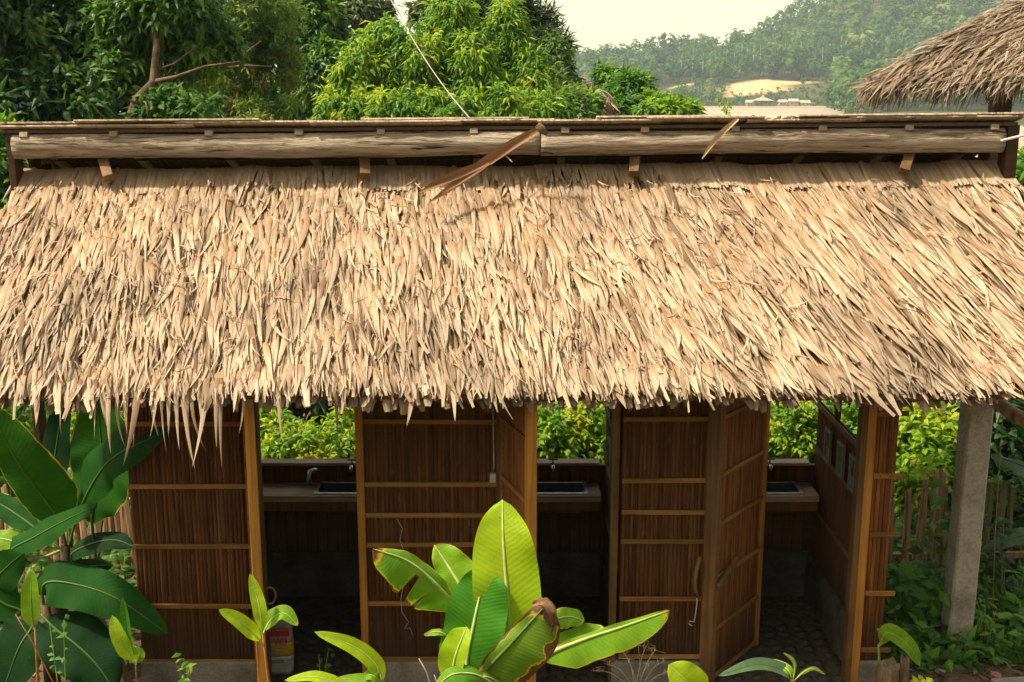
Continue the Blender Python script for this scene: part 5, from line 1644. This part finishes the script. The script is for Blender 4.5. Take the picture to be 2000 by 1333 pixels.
banana_leaf(ban, off, [B(930, 1350, -.1), B(950, 1310, -.14), B(1000, 1255, -.16), B(1045, 1205, -.14), B(1075, 1172, -.10)], W_(150, DB), (.2, -.85, .5), 'ban_brown', .02, .25, .08, wl=.25, wr=1.0, seed=5, rib='ban_rib_dark', label='browning leaf with withered tip', tipw=1.2, tears=((1, .93, 1.0, .6),))
banana_leaf(ban, off, [B(990, 1345, -.02), B(1060, 1285, -.02), B(1130, 1253, 0), B(1220, 1223, .05), B(1309, 1192, .12)], W_(92, DB), (.1, -.75, .65), 'ban_mid', .0, .16, .25, wl=.22, wr=1.0, seed=6, label='long leaf reaching out to the right', tipw=1.1, tears=((1, .55, .57, .88),))
banana_leaf(ban, off, [B(1010, 1330, .15), B(1060, 1240, .2), B(1085, 1212, .22), B(1115, 1205, .22), B(1142, 1214, .2)], W_(48, DB), (.1, -.6, .8), 'ban_mid', .05, .2, .4, seed=7, rib_w=.004)
banana_leaf(ban, off, [B(895, 1345, -.18), B(885, 1315, -.2), B(890, 1280, -.2), B(903, 1245, -.18), B(912, 1224, -.15)], W_(62, DB), (-.3, -.9, .3), 'ban_bright', .2, .0, .1, seed=8, rib_w=.004, label='small young leaf at the front', wr=.7)
banana_leaf(ban, off, [B(900, 1330, -.1), B(880, 1255), B(862, 1236), B(845, 1235), B(828, 1240)], W_(16, DB), (0, -.5, .9), 'ban_mid', .0, .1, .4, seed=9, rib_w=.002)
banana_leaf(ban, off, [B(985, 1345, .12), B(1050, 1290, .15), B(1090, 1265, .16), B(1150, 1240, .18), B(1180, 1225, .2)], W_(60, DB), (.1, -.5, .85), 'ban_mid', .05, .1, .3, seed=10, rib_w=.004)
banana_leaf(ban, off, [B(970, 1340, -.2), B(930, 1318, -.24), B(890, 1316, -.26), B(865, 1330, -.26), B(850, 1350, -.25)], W_(40, DB), (0, -.6, .8), 'ban_torn', -.1, .3, .1, seed=11, rib_w=.003)
banana_leaf(ban, off, [B(1000, 1350, -.1), B(960, 1326, -.2), B(940, 1322, -.22), B(920, 1330, -.23), B(905, 1345, -.23)], W_(30, DB), (0, -.6, .8), 'dead_ban' if 'dead_ban' in M else 'ban_brown', -.1, .3, .1, seed=12, rib_w=.003)
# withered tip of the browning leaf
WT = [([B(1040, 1180, -.15), B(1062, 1176, -.17), B(1076, 1195, -.19), B(1082, 1222, -.18), B(1074, 1240, -.17)], .035), ([B(1052, 1172, -.13), B(1068, 1184, -.14), B(1072, 1205, -.15), B(1080, 1232, -.15)], .045),
      ([B(1062, 1170, -.12), B(1078, 1185, -.13), B(1084, 1208, -.14), B(1090, 1225, -.13)], .028)]
MB().tube([B(981, 977, .2) - off, B(978, 972, .2) - off, B(981, 966, .2) - off], .0012, 5).build('tip_thread', M['dry_leaf'], ban)

for wp, ww in WT:
    V, Fq, A, o0 = frond('x', '', wp, ww, .4)
    V = V + rng.normal(0, .0022, V.shape)
    np_obj('withered_tip', V + np.array(o0 - off), Fq, M['dry_leaf'], ban, A)
# --- small sprouts
def sprout(name, label, foot, D, leaves, stem_top, smat='stem_red', cat='banana shoot', dz=0.0):
    b = P(foot[0], foot[1], D)
    t = empty(name, (b.x, D, float(height(b.x, D)) - .02), label, cat, 'banana shoots and broad leaved sprouts round the hut')
    o = Vector(t.location)
    tp = P(stem_top[0], stem_top[1], D)
    MB().tube([Vector((0, 0, 0)), b - o, b.lerp(tp, .5) - o, tp - o], [.011, .009, .007, .004], 8).build('stem', M[smat], t, smooth=True)
    for i, (pts, w, m_, fc) in enumerate(leaves):
        banana_leaf(t, o, [P(px, py, D + dd) for px, py, dd in pts], W_(w, D, 1250), fc, m_, .32, .06, .1, seed=i + foot[0], rib_w=.0022, rib='ban_rib' if m_ in ('ban_bright', 'ban_mid') else 'ban_rib_dark', n=18, tipw=.2, wave=.006)
    return t
sprout('banana_shoot', 'thin red stemmed shoot with three bright leaves before the left door', (527, 1345), 5.2,
       [([(513, 1245, 0), (509, 1200, 0), (500, 1160, .03), (488, 1121, .05)], 27, 'ban_bright', (.3, -.9, .2)), ([(513, 1258, 0), (490, 1232, -.05), (460, 1208, -.08), (427, 1191, -.1)], 30, 'ban_bright', (0, -.7, .7)),
        ([(512, 1240, 0), (530, 1210, .05), (556, 1198, .05), (582, 1222, .03)], 34, 'ban_mid', (0, -.6, .8))], (513, 1240))
sprout('banana_shoot', 'long bright leaf with bitten tip rising left of the banana plant', (748, 1350), 4.9,
       [([(745, 1345, 0), (735, 1300, 0), (690, 1262, 0), (614, 1234, 0)], 34, 'ban_bright', (.1, -.8, .5)), ([(748, 1345, 0), (740, 1330, 0), (700, 1325, -.03), (650, 1328, -.05)], 22, 'ban_mid', (0, -.5, .9)), ([(745, 1340, 0), (735, 1325, -.02), (722, 1318, -.02), (705, 1330, -.02)], 26, 'ban_mid', (0, -.5, .9))], (742, 1315), 'stem_green')
sprout('banana_shoot', 'flat pointed leaf along the lower edge left of the long bitten leaf', (668, 1360), 4.7,
       [([(680, 1352, 0), (650, 1332, 0), (610, 1322, 0), (556, 1329, 0)], 26, 'ban_bright', (0, -.5, .9))], (675, 1345), 'stem_green')
sprout('banana_shoot', 'twin leaved light shoot with split dead tip before the left wall', (270, 1345), 5.6,
       [([(262, 1295, 0), (245, 1270, 0), (228, 1235, 0), (219, 1202, .03)], 30, 'ban_bright', (.4, -.85, .3)), ([(264, 1295, 0), (252, 1260, .02), (246, 1215, .03), (240, 1165, .03)], 26, 'ban_deep', (-.3, -.9, .2)), ([(266, 1298, 0), (270, 1285, -.02), (272, 1275, -.02), (264, 1262, -.02)], 22, 'ban_mid', (.3, -.9, .2))], (264, 1292), 'stem')
sprout('banana_shoot', 'single upright pale leaf on a reddish stalk among the dark left leaves', (75, 1345), 5.6,
       [([(66, 1230, 0), (62, 1200, 0), (60, 1155, 0), (63, 1111, .02)], 36, 'ban_mid', (.1, -.95, .2))], (68, 1225), 'stem_red')
sprout('broad_leaf_sprout', 'long greyish green leaf lying across the foot of the inward door', (1545, 1345), 5.1,
       [([(1548, 1330, 0), (1535, 1312, 0), (1480, 1298, -.02), (1403, 1320, -.05)], 30, 'ban_grey', (0, -.5, .9)), ([(1546, 1335, 0), (1540, 1310, 0), (1510, 1296, .05), (1480, 1306, .06)], 20, 'ban_mid', (0, -.5, .9)), ([(1549, 1330, 0), (1552, 1300, 0), (1545, 1285, 0), (1530, 1275, 0)], 8, 'ban_mid', (0, -.9, .3)), ([(1550, 1330, 0), (1570, 1312, 0), (1590, 1305, 0), (1612, 1318, 0)], 8, 'ban_mid', (0, -.9, .3))], (1548, 1325), 'stem_green', 'sprout')
sprout('broad_leaf_sprout', 'fresh heart shaped leaf just left of the inward door', (1345, 1375), 4.8,
       [([(1360, 1365, 0), (1352, 1345, 0), (1330, 1320, 0), (1306, 1298, .02)], 74, 'ban_bright', (.05, -.8, .6))], (1355, 1360), 'stem_green', 'sprout')
sprout('broad_leaf_sprout', 'drooping long leaf beside the old stump at the hut corner', (1718, 1300), 6.25,
       [([(1715, 1262, 0), (1735, 1235, -.02), (1775, 1262, -.05), (1797, 1300, -.06)], 34, 'ban_mid', (.1, -.8, .6)), ([(1715, 1265, 0), (1730, 1245, 0), (1722, 1235, 0), (1712, 1228, 0)], 16, 'ban_mid', (0, -.8, .6))], (1715, 1258), 'stem_green', 'sprout')

# --- dark banana plants at the left
def banana(name, label, foot_px, D, leaves, stem=True, r=.06, top=(0, 0)):
    b = P(foot_px, 1250, D)
    t = empty(name, (b.x, D, float(height(b.x, D)) - .03), label, 'banana plant', 'dark banana plants left of the hut')
    o = Vector(t.location)
    tp = P(top[0], top[1], D)
    MB().tube([Vector((0, 0, 0)), Vector((0, 0, .0)).lerp(tp - o, .5), tp - o], [r, r * .85, r * .5], 12, wob=.08).build('stem', M['stem'], t, smooth=True)
    for i, (pts, w, m_, fc, kw) in enumerate(leaves):
        rb = 'ban_rib' if m_ in ('ban_mid', 'ban_bright') else 'ban_rib_dark'
        banana_leaf(t, o, [P(px, py, D + dd) for px, py, dd in pts], W_(w, D) * .82, fc, m_, rib=rb, seed=i + foot_px, rib_w=.0055, tipw=.4, **kw)
    return t
K = lambda **k: k
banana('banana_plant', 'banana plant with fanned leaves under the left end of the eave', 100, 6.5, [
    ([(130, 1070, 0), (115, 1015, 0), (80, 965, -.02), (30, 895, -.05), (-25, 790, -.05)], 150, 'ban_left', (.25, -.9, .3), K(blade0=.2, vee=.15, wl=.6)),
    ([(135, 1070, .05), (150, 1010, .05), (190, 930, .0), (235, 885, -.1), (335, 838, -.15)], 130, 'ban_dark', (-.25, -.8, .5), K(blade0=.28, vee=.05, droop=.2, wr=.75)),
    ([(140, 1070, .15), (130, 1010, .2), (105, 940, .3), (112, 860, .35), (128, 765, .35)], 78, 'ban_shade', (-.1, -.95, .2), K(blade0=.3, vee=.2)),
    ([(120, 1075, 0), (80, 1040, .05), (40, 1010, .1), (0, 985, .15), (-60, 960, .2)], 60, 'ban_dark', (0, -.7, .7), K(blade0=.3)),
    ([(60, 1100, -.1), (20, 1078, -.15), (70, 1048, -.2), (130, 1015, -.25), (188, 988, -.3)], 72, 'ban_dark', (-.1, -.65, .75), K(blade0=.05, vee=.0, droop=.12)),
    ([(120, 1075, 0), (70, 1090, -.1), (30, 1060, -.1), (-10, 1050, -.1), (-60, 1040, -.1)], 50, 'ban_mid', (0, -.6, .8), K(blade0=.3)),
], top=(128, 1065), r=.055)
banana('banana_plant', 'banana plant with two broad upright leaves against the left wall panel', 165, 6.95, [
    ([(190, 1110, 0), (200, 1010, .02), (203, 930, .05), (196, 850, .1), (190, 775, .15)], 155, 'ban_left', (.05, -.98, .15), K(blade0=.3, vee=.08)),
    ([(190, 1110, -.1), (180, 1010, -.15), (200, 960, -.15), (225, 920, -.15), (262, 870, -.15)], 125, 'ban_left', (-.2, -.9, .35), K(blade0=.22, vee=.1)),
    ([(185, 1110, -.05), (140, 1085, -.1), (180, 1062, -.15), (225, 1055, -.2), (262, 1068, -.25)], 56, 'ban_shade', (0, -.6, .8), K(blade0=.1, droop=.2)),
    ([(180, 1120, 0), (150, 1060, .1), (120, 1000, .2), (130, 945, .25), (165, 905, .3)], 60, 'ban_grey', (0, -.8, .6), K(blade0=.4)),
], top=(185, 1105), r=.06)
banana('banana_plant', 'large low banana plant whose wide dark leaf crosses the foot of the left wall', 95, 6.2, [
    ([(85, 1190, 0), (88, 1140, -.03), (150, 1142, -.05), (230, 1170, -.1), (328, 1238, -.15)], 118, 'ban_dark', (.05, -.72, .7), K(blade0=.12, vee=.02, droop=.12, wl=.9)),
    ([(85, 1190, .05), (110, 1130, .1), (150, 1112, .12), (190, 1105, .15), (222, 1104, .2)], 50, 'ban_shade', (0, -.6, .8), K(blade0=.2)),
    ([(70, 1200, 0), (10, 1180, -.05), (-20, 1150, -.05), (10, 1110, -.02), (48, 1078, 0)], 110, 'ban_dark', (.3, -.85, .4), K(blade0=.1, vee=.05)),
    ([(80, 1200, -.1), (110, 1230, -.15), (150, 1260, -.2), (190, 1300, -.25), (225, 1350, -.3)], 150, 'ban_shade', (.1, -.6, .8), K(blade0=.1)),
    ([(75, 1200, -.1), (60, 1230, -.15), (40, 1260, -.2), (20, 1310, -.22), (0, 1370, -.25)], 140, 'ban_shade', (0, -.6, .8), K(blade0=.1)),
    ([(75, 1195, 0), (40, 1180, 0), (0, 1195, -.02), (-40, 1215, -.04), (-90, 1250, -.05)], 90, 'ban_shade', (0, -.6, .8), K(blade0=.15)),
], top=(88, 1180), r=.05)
# --- banana leaves at the right edge
banana('banana_plant', 'banana plant at the right edge with greyish leaves behind the concrete post', 2060, 7.3, [
    ([(2060, 1150, 0), (2050, 980, 0), (2020, 925, 0), (1985, 905, -.02), (1932, 888, -.05)], 62, 'ban_grey', (-.2, -.6, .8), K(blade0=.3, droop=.2, wl=1.0, wr=.4)),
    ([(2060, 1160, 0), (2045, 1080, -.05), (2020, 1048, -.08), (1980, 1050, -.1), (1915, 1078, -.15)], 50, 'ban_grey', (-.1, -.5, .85), K(blade0=.2, droop=.2)),
    ([(2060, 1100, 0), (2050, 950, .05), (2035, 880, .1), (2010, 830, .12), (1960, 800, .15)], 70, 'ban_dark', (-.2, -.8, .5), K(blade0=.3)),
    ([(2060, 1100, 0), (2060, 950, -.2), (2050, 880, -.25), (2020, 835, -.25), (1965, 812, -.2)], 34, 'ban_mid', (-.2, -.7, .6), K(blade0=.3)),
], top=(2060, 1020), r=.06)

# ------------------------------------------------------------------ small plants, litter, odds and ends
def herb(label, px, py, D, n, L, W, spread, hgt, mat, tint=(.6, .2), cat='small plant', name='leafy_herb'):
    b = P(px, py, D)
    t = empty(name, (b.x, D, float(height(b.x, D))), label, cat, 'small leafy plants at the foot of the hut')
    gz = t.location.z
    z0 = max(b.z - gz, .02)
    ns = max(2, n // 10)
    for s_ in range(ns):
        a = rng.uniform(-1, 1, 2) * spread
        tip = Vector((a[0], a[1], z0 + hgt * rng.uniform(.5, 1)))
        MB().tube([(a[0] * .2, a[1] * .2, -.01), (a[0] * .5, a[1] * .5, (z0 + hgt) * .5), tip], [.004, .003, .002], 5).build('stem', M['stem_green'], t)
        m = max(4, n // ns)
        ks = rng.uniform(.35, 1.05, m)
        org = np.stack([a[0] * ks + rng.normal(0, .008, m), a[1] * ks + rng.normal(0, .008, m), (tip.z) * ks], 1)
        d = nrm(np.stack([rng.normal(size=m), rng.normal(size=m), rng.normal(.1, .3, m)], 1))
        V, Fq, A = tri_leaves(org, d, nrm(rng.normal(size=(m, 3)) * .3 + np.array([0, -.3, 1])), L * rng.uniform(.6, 1.2, m), W * rng.uniform(.7, 1.2, m), rng.uniform(.1, .5, m), np.clip(rng.normal(tint[0], tint[1], m), 0, 1))
        np_obj('foliage', V, Fq, M[mat], t, A)
herb('small bright herb before the plinth of the left wall panel', 390, 1310, 5.6, 34, .07, .03, .10, .10, 'fol_bright')
herb('tiny herb growing in the shaded left doorway', 625, 1300, 6.2, 22, .05, .022, .06, .10, 'fol_bright', (.5, .2))
herb('leafy plant with broad pale leaves beside the stake fence', 1800, 1190, 7.0, 36, .16, .075, .22, .28, 'fol_under', (.8, .15))
herb('bright broad leaved plant low before the stakes next to the hut corner', 1762, 1180, 7.05, 30, .17, .08, .16, .30, 'fol_under', (.75, .2))
herb('tall leafy climber covering the stakes beside the concrete post', 1848, 1080, 7.5, 46, .13, .07, .16, .5, 'fol_under', (.6, .25))
herb('dark leafy plant between fence and concrete post', 1825, 1130, 7.2, 40, .14, .065, .2, .3, 'fol_under', (.45, .2))
herb('variegated low plant at the foot of the fence', 1775, 1240, 6.75, 36, .09, .05, .18, .12, 'fol_under', (.65, .2))
herb('small upright plant with yellowish top right of the concrete post', 1930, 1225, 6.75, 48, .08, .03, .14, .22, 'fol_under', (.85, .15))
herb('dark climbing plant behind the concrete post at the right edge', 1970, 1120, 7.3, 60, .12, .06, .25, .5, 'fol_deep', (.45, .2))
herb('dark low plant at the right edge under the banana leaves', 1990, 1200, 7.1, 50, .11, .05, .25, .25, 'fol_deep', (.5, .2))
herb('bright green low plant at the foot of the concrete post', 1850, 1255, 6.7, 40, .07, .035, .2, .08, 'fol_under', (.75, .2))
herb('yellow leafed weed in front of the stump', 1790, 1325, 6.1, 24, .07, .04, .12, .05, 'fol_yellow', (.8, .12))
herb('small weed at the lower left among banana leaves', 110, 1240, 5.5, 16, .05, .03, .06, .1, 'fol_mid', (.6, .2))
herb('leafy shrubby weed behind the dark banana leaves at the left edge', 20, 1000, 7.4, 60, .15, .06, .3, .5, 'fol_under', (.55, .25))
herb('leafy weed between the banana stems before the left fence', 150, 1150, 7.2, 50, .13, .055, .25, .3, 'fol_under', (.5, .25))
herb('low green weed beside the left plinth', 250, 1235, 6.6, 26, .08, .04, .12, .08, 'fol_mid', (.6, .2))
# seeding grass in front of the narrow wall panel
b = P(1240, 1350, 4.9)
t = empty('seeding_grass', (b.x, 4.9, float(height(b.x, 4.9))), 'dry seeding grass tuft right of the banana plant', 'grass')
o = Vector(t.location)
for i, (tx, ty) in enumerate(((1155, 1310), (1180, 1296), (1215, 1272), (1245, 1250), (1262, 1262), (1282, 1268), (1298, 1292), (1310, 1318), (1228, 1292), (1270, 1300))):
    a = P(1240 + (i % 4) * 4, 1350, 4.9); e = P(tx, ty, 4.9 + .03 * (i % 3)); m_ = a.lerp(e, .55) + Vector((0, 0, .035))
    MB().tube([spline([a, m_, e], k) - o for k in np.linspace(0, 1, 7)], [.0014, .0012, .0011, .001, .0009, .0008, .0005], 5).build('stalk', M['straw'], t)
    for q in range(5):
        c0 = spline([a, m_, e], .72 + .055 * q) - o
        MB().tube([c0, c0 + Vector((rng.normal(0, .012), rng.normal(0, .01), .012 + .01 * rng.random())) , c0 + Vector((rng.normal(0, .025), rng.normal(0, .015), .02))], [.0007, .0006, .0004], 4).build('awn', M['straw'], t)
# dry stalks
for (px, py, tx, ty, lab) in ((845, 1350, 818, 1286, 'dry pale stalk left of the banana plant'), (30, 1200, 110, 1345, 'broken reddish stalk leaning across the dark left leaves'), (850, 1350, 848, 1318, 'short dry stub beside the banana stem')):
    D = 5.0 if px > 500 else 5.3
    a, e = P(px, py, D), P(tx, ty, D)
    lo, hi = (a, e) if a.z < e.z else (e, a)
    g = Vector((lo.x, lo.y, float(height(lo.x, lo.y)) - .01))
    mb = MB().tube([Vector((0, 0, 0)), lo - g, lo.lerp(hi, .6) - g + Vector((.01, 0, 0)), hi - g], [.004, .004, .0035, .002], 6)
    s_ = mb.build('dry_stalk', M['stem_red'] if px == 30 else M['wire'], None, smooth=True); s_.location = g
    tag(s_, lab, 'stalk', 'dry stalks in the foreground')
# old stumps by the corner
def stump(px, py, D, r, h, lab):
    b = P(px, py, D)
    z0 = float(height(b.x, D))
    vs, fs = [], []
    n = 16
    rs = random.Random(px)
    for i, k in enumerate((0, .4, .8, 1)):
        for j in range(n):
            a = 2 * math.pi * j / n
            rr = r * (1.15 - .2 * k) * (1 + .14 * math.sin(j * 2.3) + rs.uniform(-.08, .08))
            vs.append((rr * math.cos(a), rr * math.sin(a), -.05 + (h + .05) * k + (rs.uniform(-.035, .03) if i == 3 else 0)))
    for i in range(3):
        for j in range(n): fs.append((i * n + j, i * n + (j + 1) % n, (i + 1) * n + (j + 1) % n, (i + 1) * n + j))
    vs.append((0, 0, h - .03)); c = len(vs) - 1
    for j in range(n): fs.append((3 * n + j, 3 * n + (j + 1) % n, c))
    mb = MB(); mb.add(vs, fs)
    o = mb.build('stump', M['stump'], None, smooth=False); o.location = (b.x, D, z0)
    tag(o, lab, 'stump', 'old stumps by the hut corner')
stump(1733, 1330, 6.15, .062, .26, 'thick rotten stump in front of the corner panel')
stump(1765, 1320, 6.2, .028, .27, 'thin broken stump right of the thick one')
# stones
def stone(px, py, D, r, mat, lab, flat=.6, name='stone'):
    b = P(px, py, D); z = float(height(b.x, D))
    bm = bmesh.new(); bmesh.ops.create_icosphere(bm, subdivisions=2, radius=1)
    rs = random.Random(px)
    for v in bm.verts:
        v.co *= 1 + .14 * math.sin(v.co.x * 3 + px) + rs.uniform(-.05, .05)
        v.co = Vector((v.co.x * r * 1.3, v.co.y * r, v.co.z * r * flat))
    me = bpy.data.meshes.new(name); bm.to_mesh(me); bm.free(); me.materials.append(M[mat])
    o = link(bpy.data.objects.new(name, me)); o.location = (b.x, D, z + r * flat * .5); o.rotation_euler = (0, 0, rs.uniform(0, 3))
    tag(o, lab, 'stone', 'stones on the soil by the concrete post')
stone(1945, 1306, 6.45, .03, 'stone_pink', 'small pink stone on the soil right of the concrete post')
stone(1838, 1302, 6.5, .025, 'stone', 'small grey stone on the soil left of the pink one')
o = MB().box((-.16, -.12, -.08), (.2, .12, .05)).build('kerb_stone', M['concrete'], None, .008)
b = P(2005, 1330, 6.25); o.location = (b.x, 6.25, float(height(b.x, 6.25))); o.rotation_euler = (0, .05, .2)
tag(o, 'pale concrete block at the lower right corner', 'block')
# blue pipe on the ground at the left
g0 = P(150, 1266, 6.75); g1 = P(250, 1264, 6.75)
zg = float(height(g0.x, 6.75)) + .02
o = MB().tube([(-.3, 0, 0), (.0, 0, .004), (.42, .01, 0)], .011, 10).build('water_pipe', M['pipe_blue'], None, smooth=True); o.location = (g0.x + .1, 6.75, zg)
tag(o, 'blue plastic water pipe on the soil left of the hut', 'pipe')
# plastic bag of goods behind the left door
def sack():
    b = P(546, 1320, 6.5)
    t = empty('printed_sack', (b.x + .005, 6.52, .005), 'white and yellow printed sack with red lettering behind the left door', 'sack', rz=.08)
    def shell(z0, z1, mat, name, pr, rnd=.0):
        n = 20
        vs, fs = [], []
        rs = random.Random(int(z0 * 1000) + 5)
        rows = 5
        for i in range(rows + 1):
            k = i / rows; z = z0 + (z1 - z0) * k
            for j in range(n):
                a = 2 * math.pi * j / n
                ca, sa = math.cos(a), math.sin(a)
                s_ = pr(z) * (1 + rs.uniform(-rnd, rnd))
                x = math.copysign(abs(ca) ** .5, ca) * .082 * s_; y = math.copysign(abs(sa) ** .5, sa) * .052 * s_
                vs.append((x, y, z + rs.uniform(-rnd, rnd) * .05))
        for i in range(rows):
            for j in range(n): fs.append((i * n + j, i * n + (j + 1) % n, (i + 1) * n + (j + 1) % n, (i + 1) * n + j))
        fs.append(tuple(range(n - 1, -1, -1))); fs.append(tuple(rows * n + j for j in range(n)))
        mb = MB(); mb.add(vs, fs)
        return mb.build(name, mat, t, smooth=True)
    bulge = lambda z: .96 + .1 * math.sin(min(1, z / .3) * 3)
    shell(0, .125, flat_mat('sack_white', (.40, .39, .37), .5), 'white_base', bulge)
    shell(.1252, .215, flat_mat('sack_yellow', (.50, .32, .02), .5), 'yellow_band', bulge)
    shell(.2152, .305, flat_mat('sack_white_red', (.40, .28, .25), .5), 'upper_band', bulge)
    shell(.3055, .385, flat_mat('sack_grey', (.24, .21, .20), .5), 'folded_top', lambda z: 1.12 - (z - .305) * 2.2, .07)
    red = flat_mat('sack_red', (.46, .02, .03), .4); tan = flat_mat('sack_print', (.52, .30, .18), .4)
    for txt, s_, x, z, m_, nm in (('YO', .062, -.03, .205, red, 'lettering'),):
        cu = bpy.data.curves.new('lettering', 'FONT'); cu.body = txt; cu.size = s_; cu.extrude = .0012
        tmp = bpy.data.objects.new('tmp', cu); COL.objects.link(tmp)
        dg = bpy.context.evaluated_depsgraph_get()
        me = bpy.data.meshes.new_from_object(tmp.evaluated_get(dg))
        bpy.data.objects.remove(tmp)
        me.materials.clear(); me.materials.append(m_)
        o = link(bpy.data.objects.new(nm, me), t)
        o.location = (x, -.0615, z); o.rotation_euler = (math.pi / 2, 0, 0)
    mb = MB()
    for i, z in enumerate((.188, .170, .152)): mb.box((-.05, -.0605, z - .006), (.045 - i * .012, -.058, z + .004))
    mb.build('print_line', tan, t)
    mb = MB()
    for z in (.10, .085): mb.box((-.05, -.0600, z), (.03, -.0575, z + .004))
    mb.build('print_line', M['pic_grey'], t)
    mb = MB().box((-.06, -.0605, .262), (.07, -.0575, .300)); mb.build('red_band', red, t)
sack()
# fallen leaves and ground cover
n = 2600
x = np.concatenate([rng.uniform(-4.6, -2.2, 1300), rng.uniform(2.2, 5.0, 1300)]); y = np.concatenate([rng.uniform(5.4, 8.4, 1300), rng.uniform(5.6, 8.4, 1300)])
org = np.stack([x, y, height(x, y) + rng.uniform(.004, .03, n)], 1)
d = nrm(np.stack([rng.normal(size=n), rng.normal(size=n), rng.normal(0, .15, n)], 1))
V, Fq, A = tri_leaves(org, d, nrm(rng.normal(size=(n, 3)) * .25 + np.array([0, 0, 1])), rng.uniform(.04, .13, n), rng.uniform(.015, .045, n), rng.uniform(-.3, .3, n), rng.random(n))
tag(np_obj('leaf_litter', V, Fq, M['litter'], None, A), kind='stuff')
n = 7400
x = np.concatenate([rng.uniform(2.35, 3.9, 2200), rng.uniform(2.35, 5.2, 2600), rng.uniform(-5.5, -2.3, 1300), rng.uniform(-5, 6, 1300)])
y = np.concatenate([rng.uniform(6.55, 7.4, 2200), rng.uniform(6.7, 9.0, 2600), rng.uniform(7.2, 9.4, 1300), rng.uniform(8.0, 9.6, 1300)])
hh = rng.uniform(.02, .22, n) * np.clip((y - 6.5) / .5, .2, 1)
org = np.stack([x, y, height(x, y) + hh], 1)
d = nrm(np.stack([rng.normal(size=n), rng.normal(size=n), rng.normal(.2, .4, n)], 1))
V, Fq, A = tri_leaves(org, d, nrm(rng.normal(size=(n, 3)) * .5 + np.array([0, -.3, 1])), rng.uniform(.06, .16, n), rng.uniform(.03, .07, n), rng.uniform(.0, .5, n), np.clip(rng.normal(.55, .28, n), 0, 1))
tag(np_obj('ground_cover', V, Fq, M['fol_under'], None, A), kind='stuff')
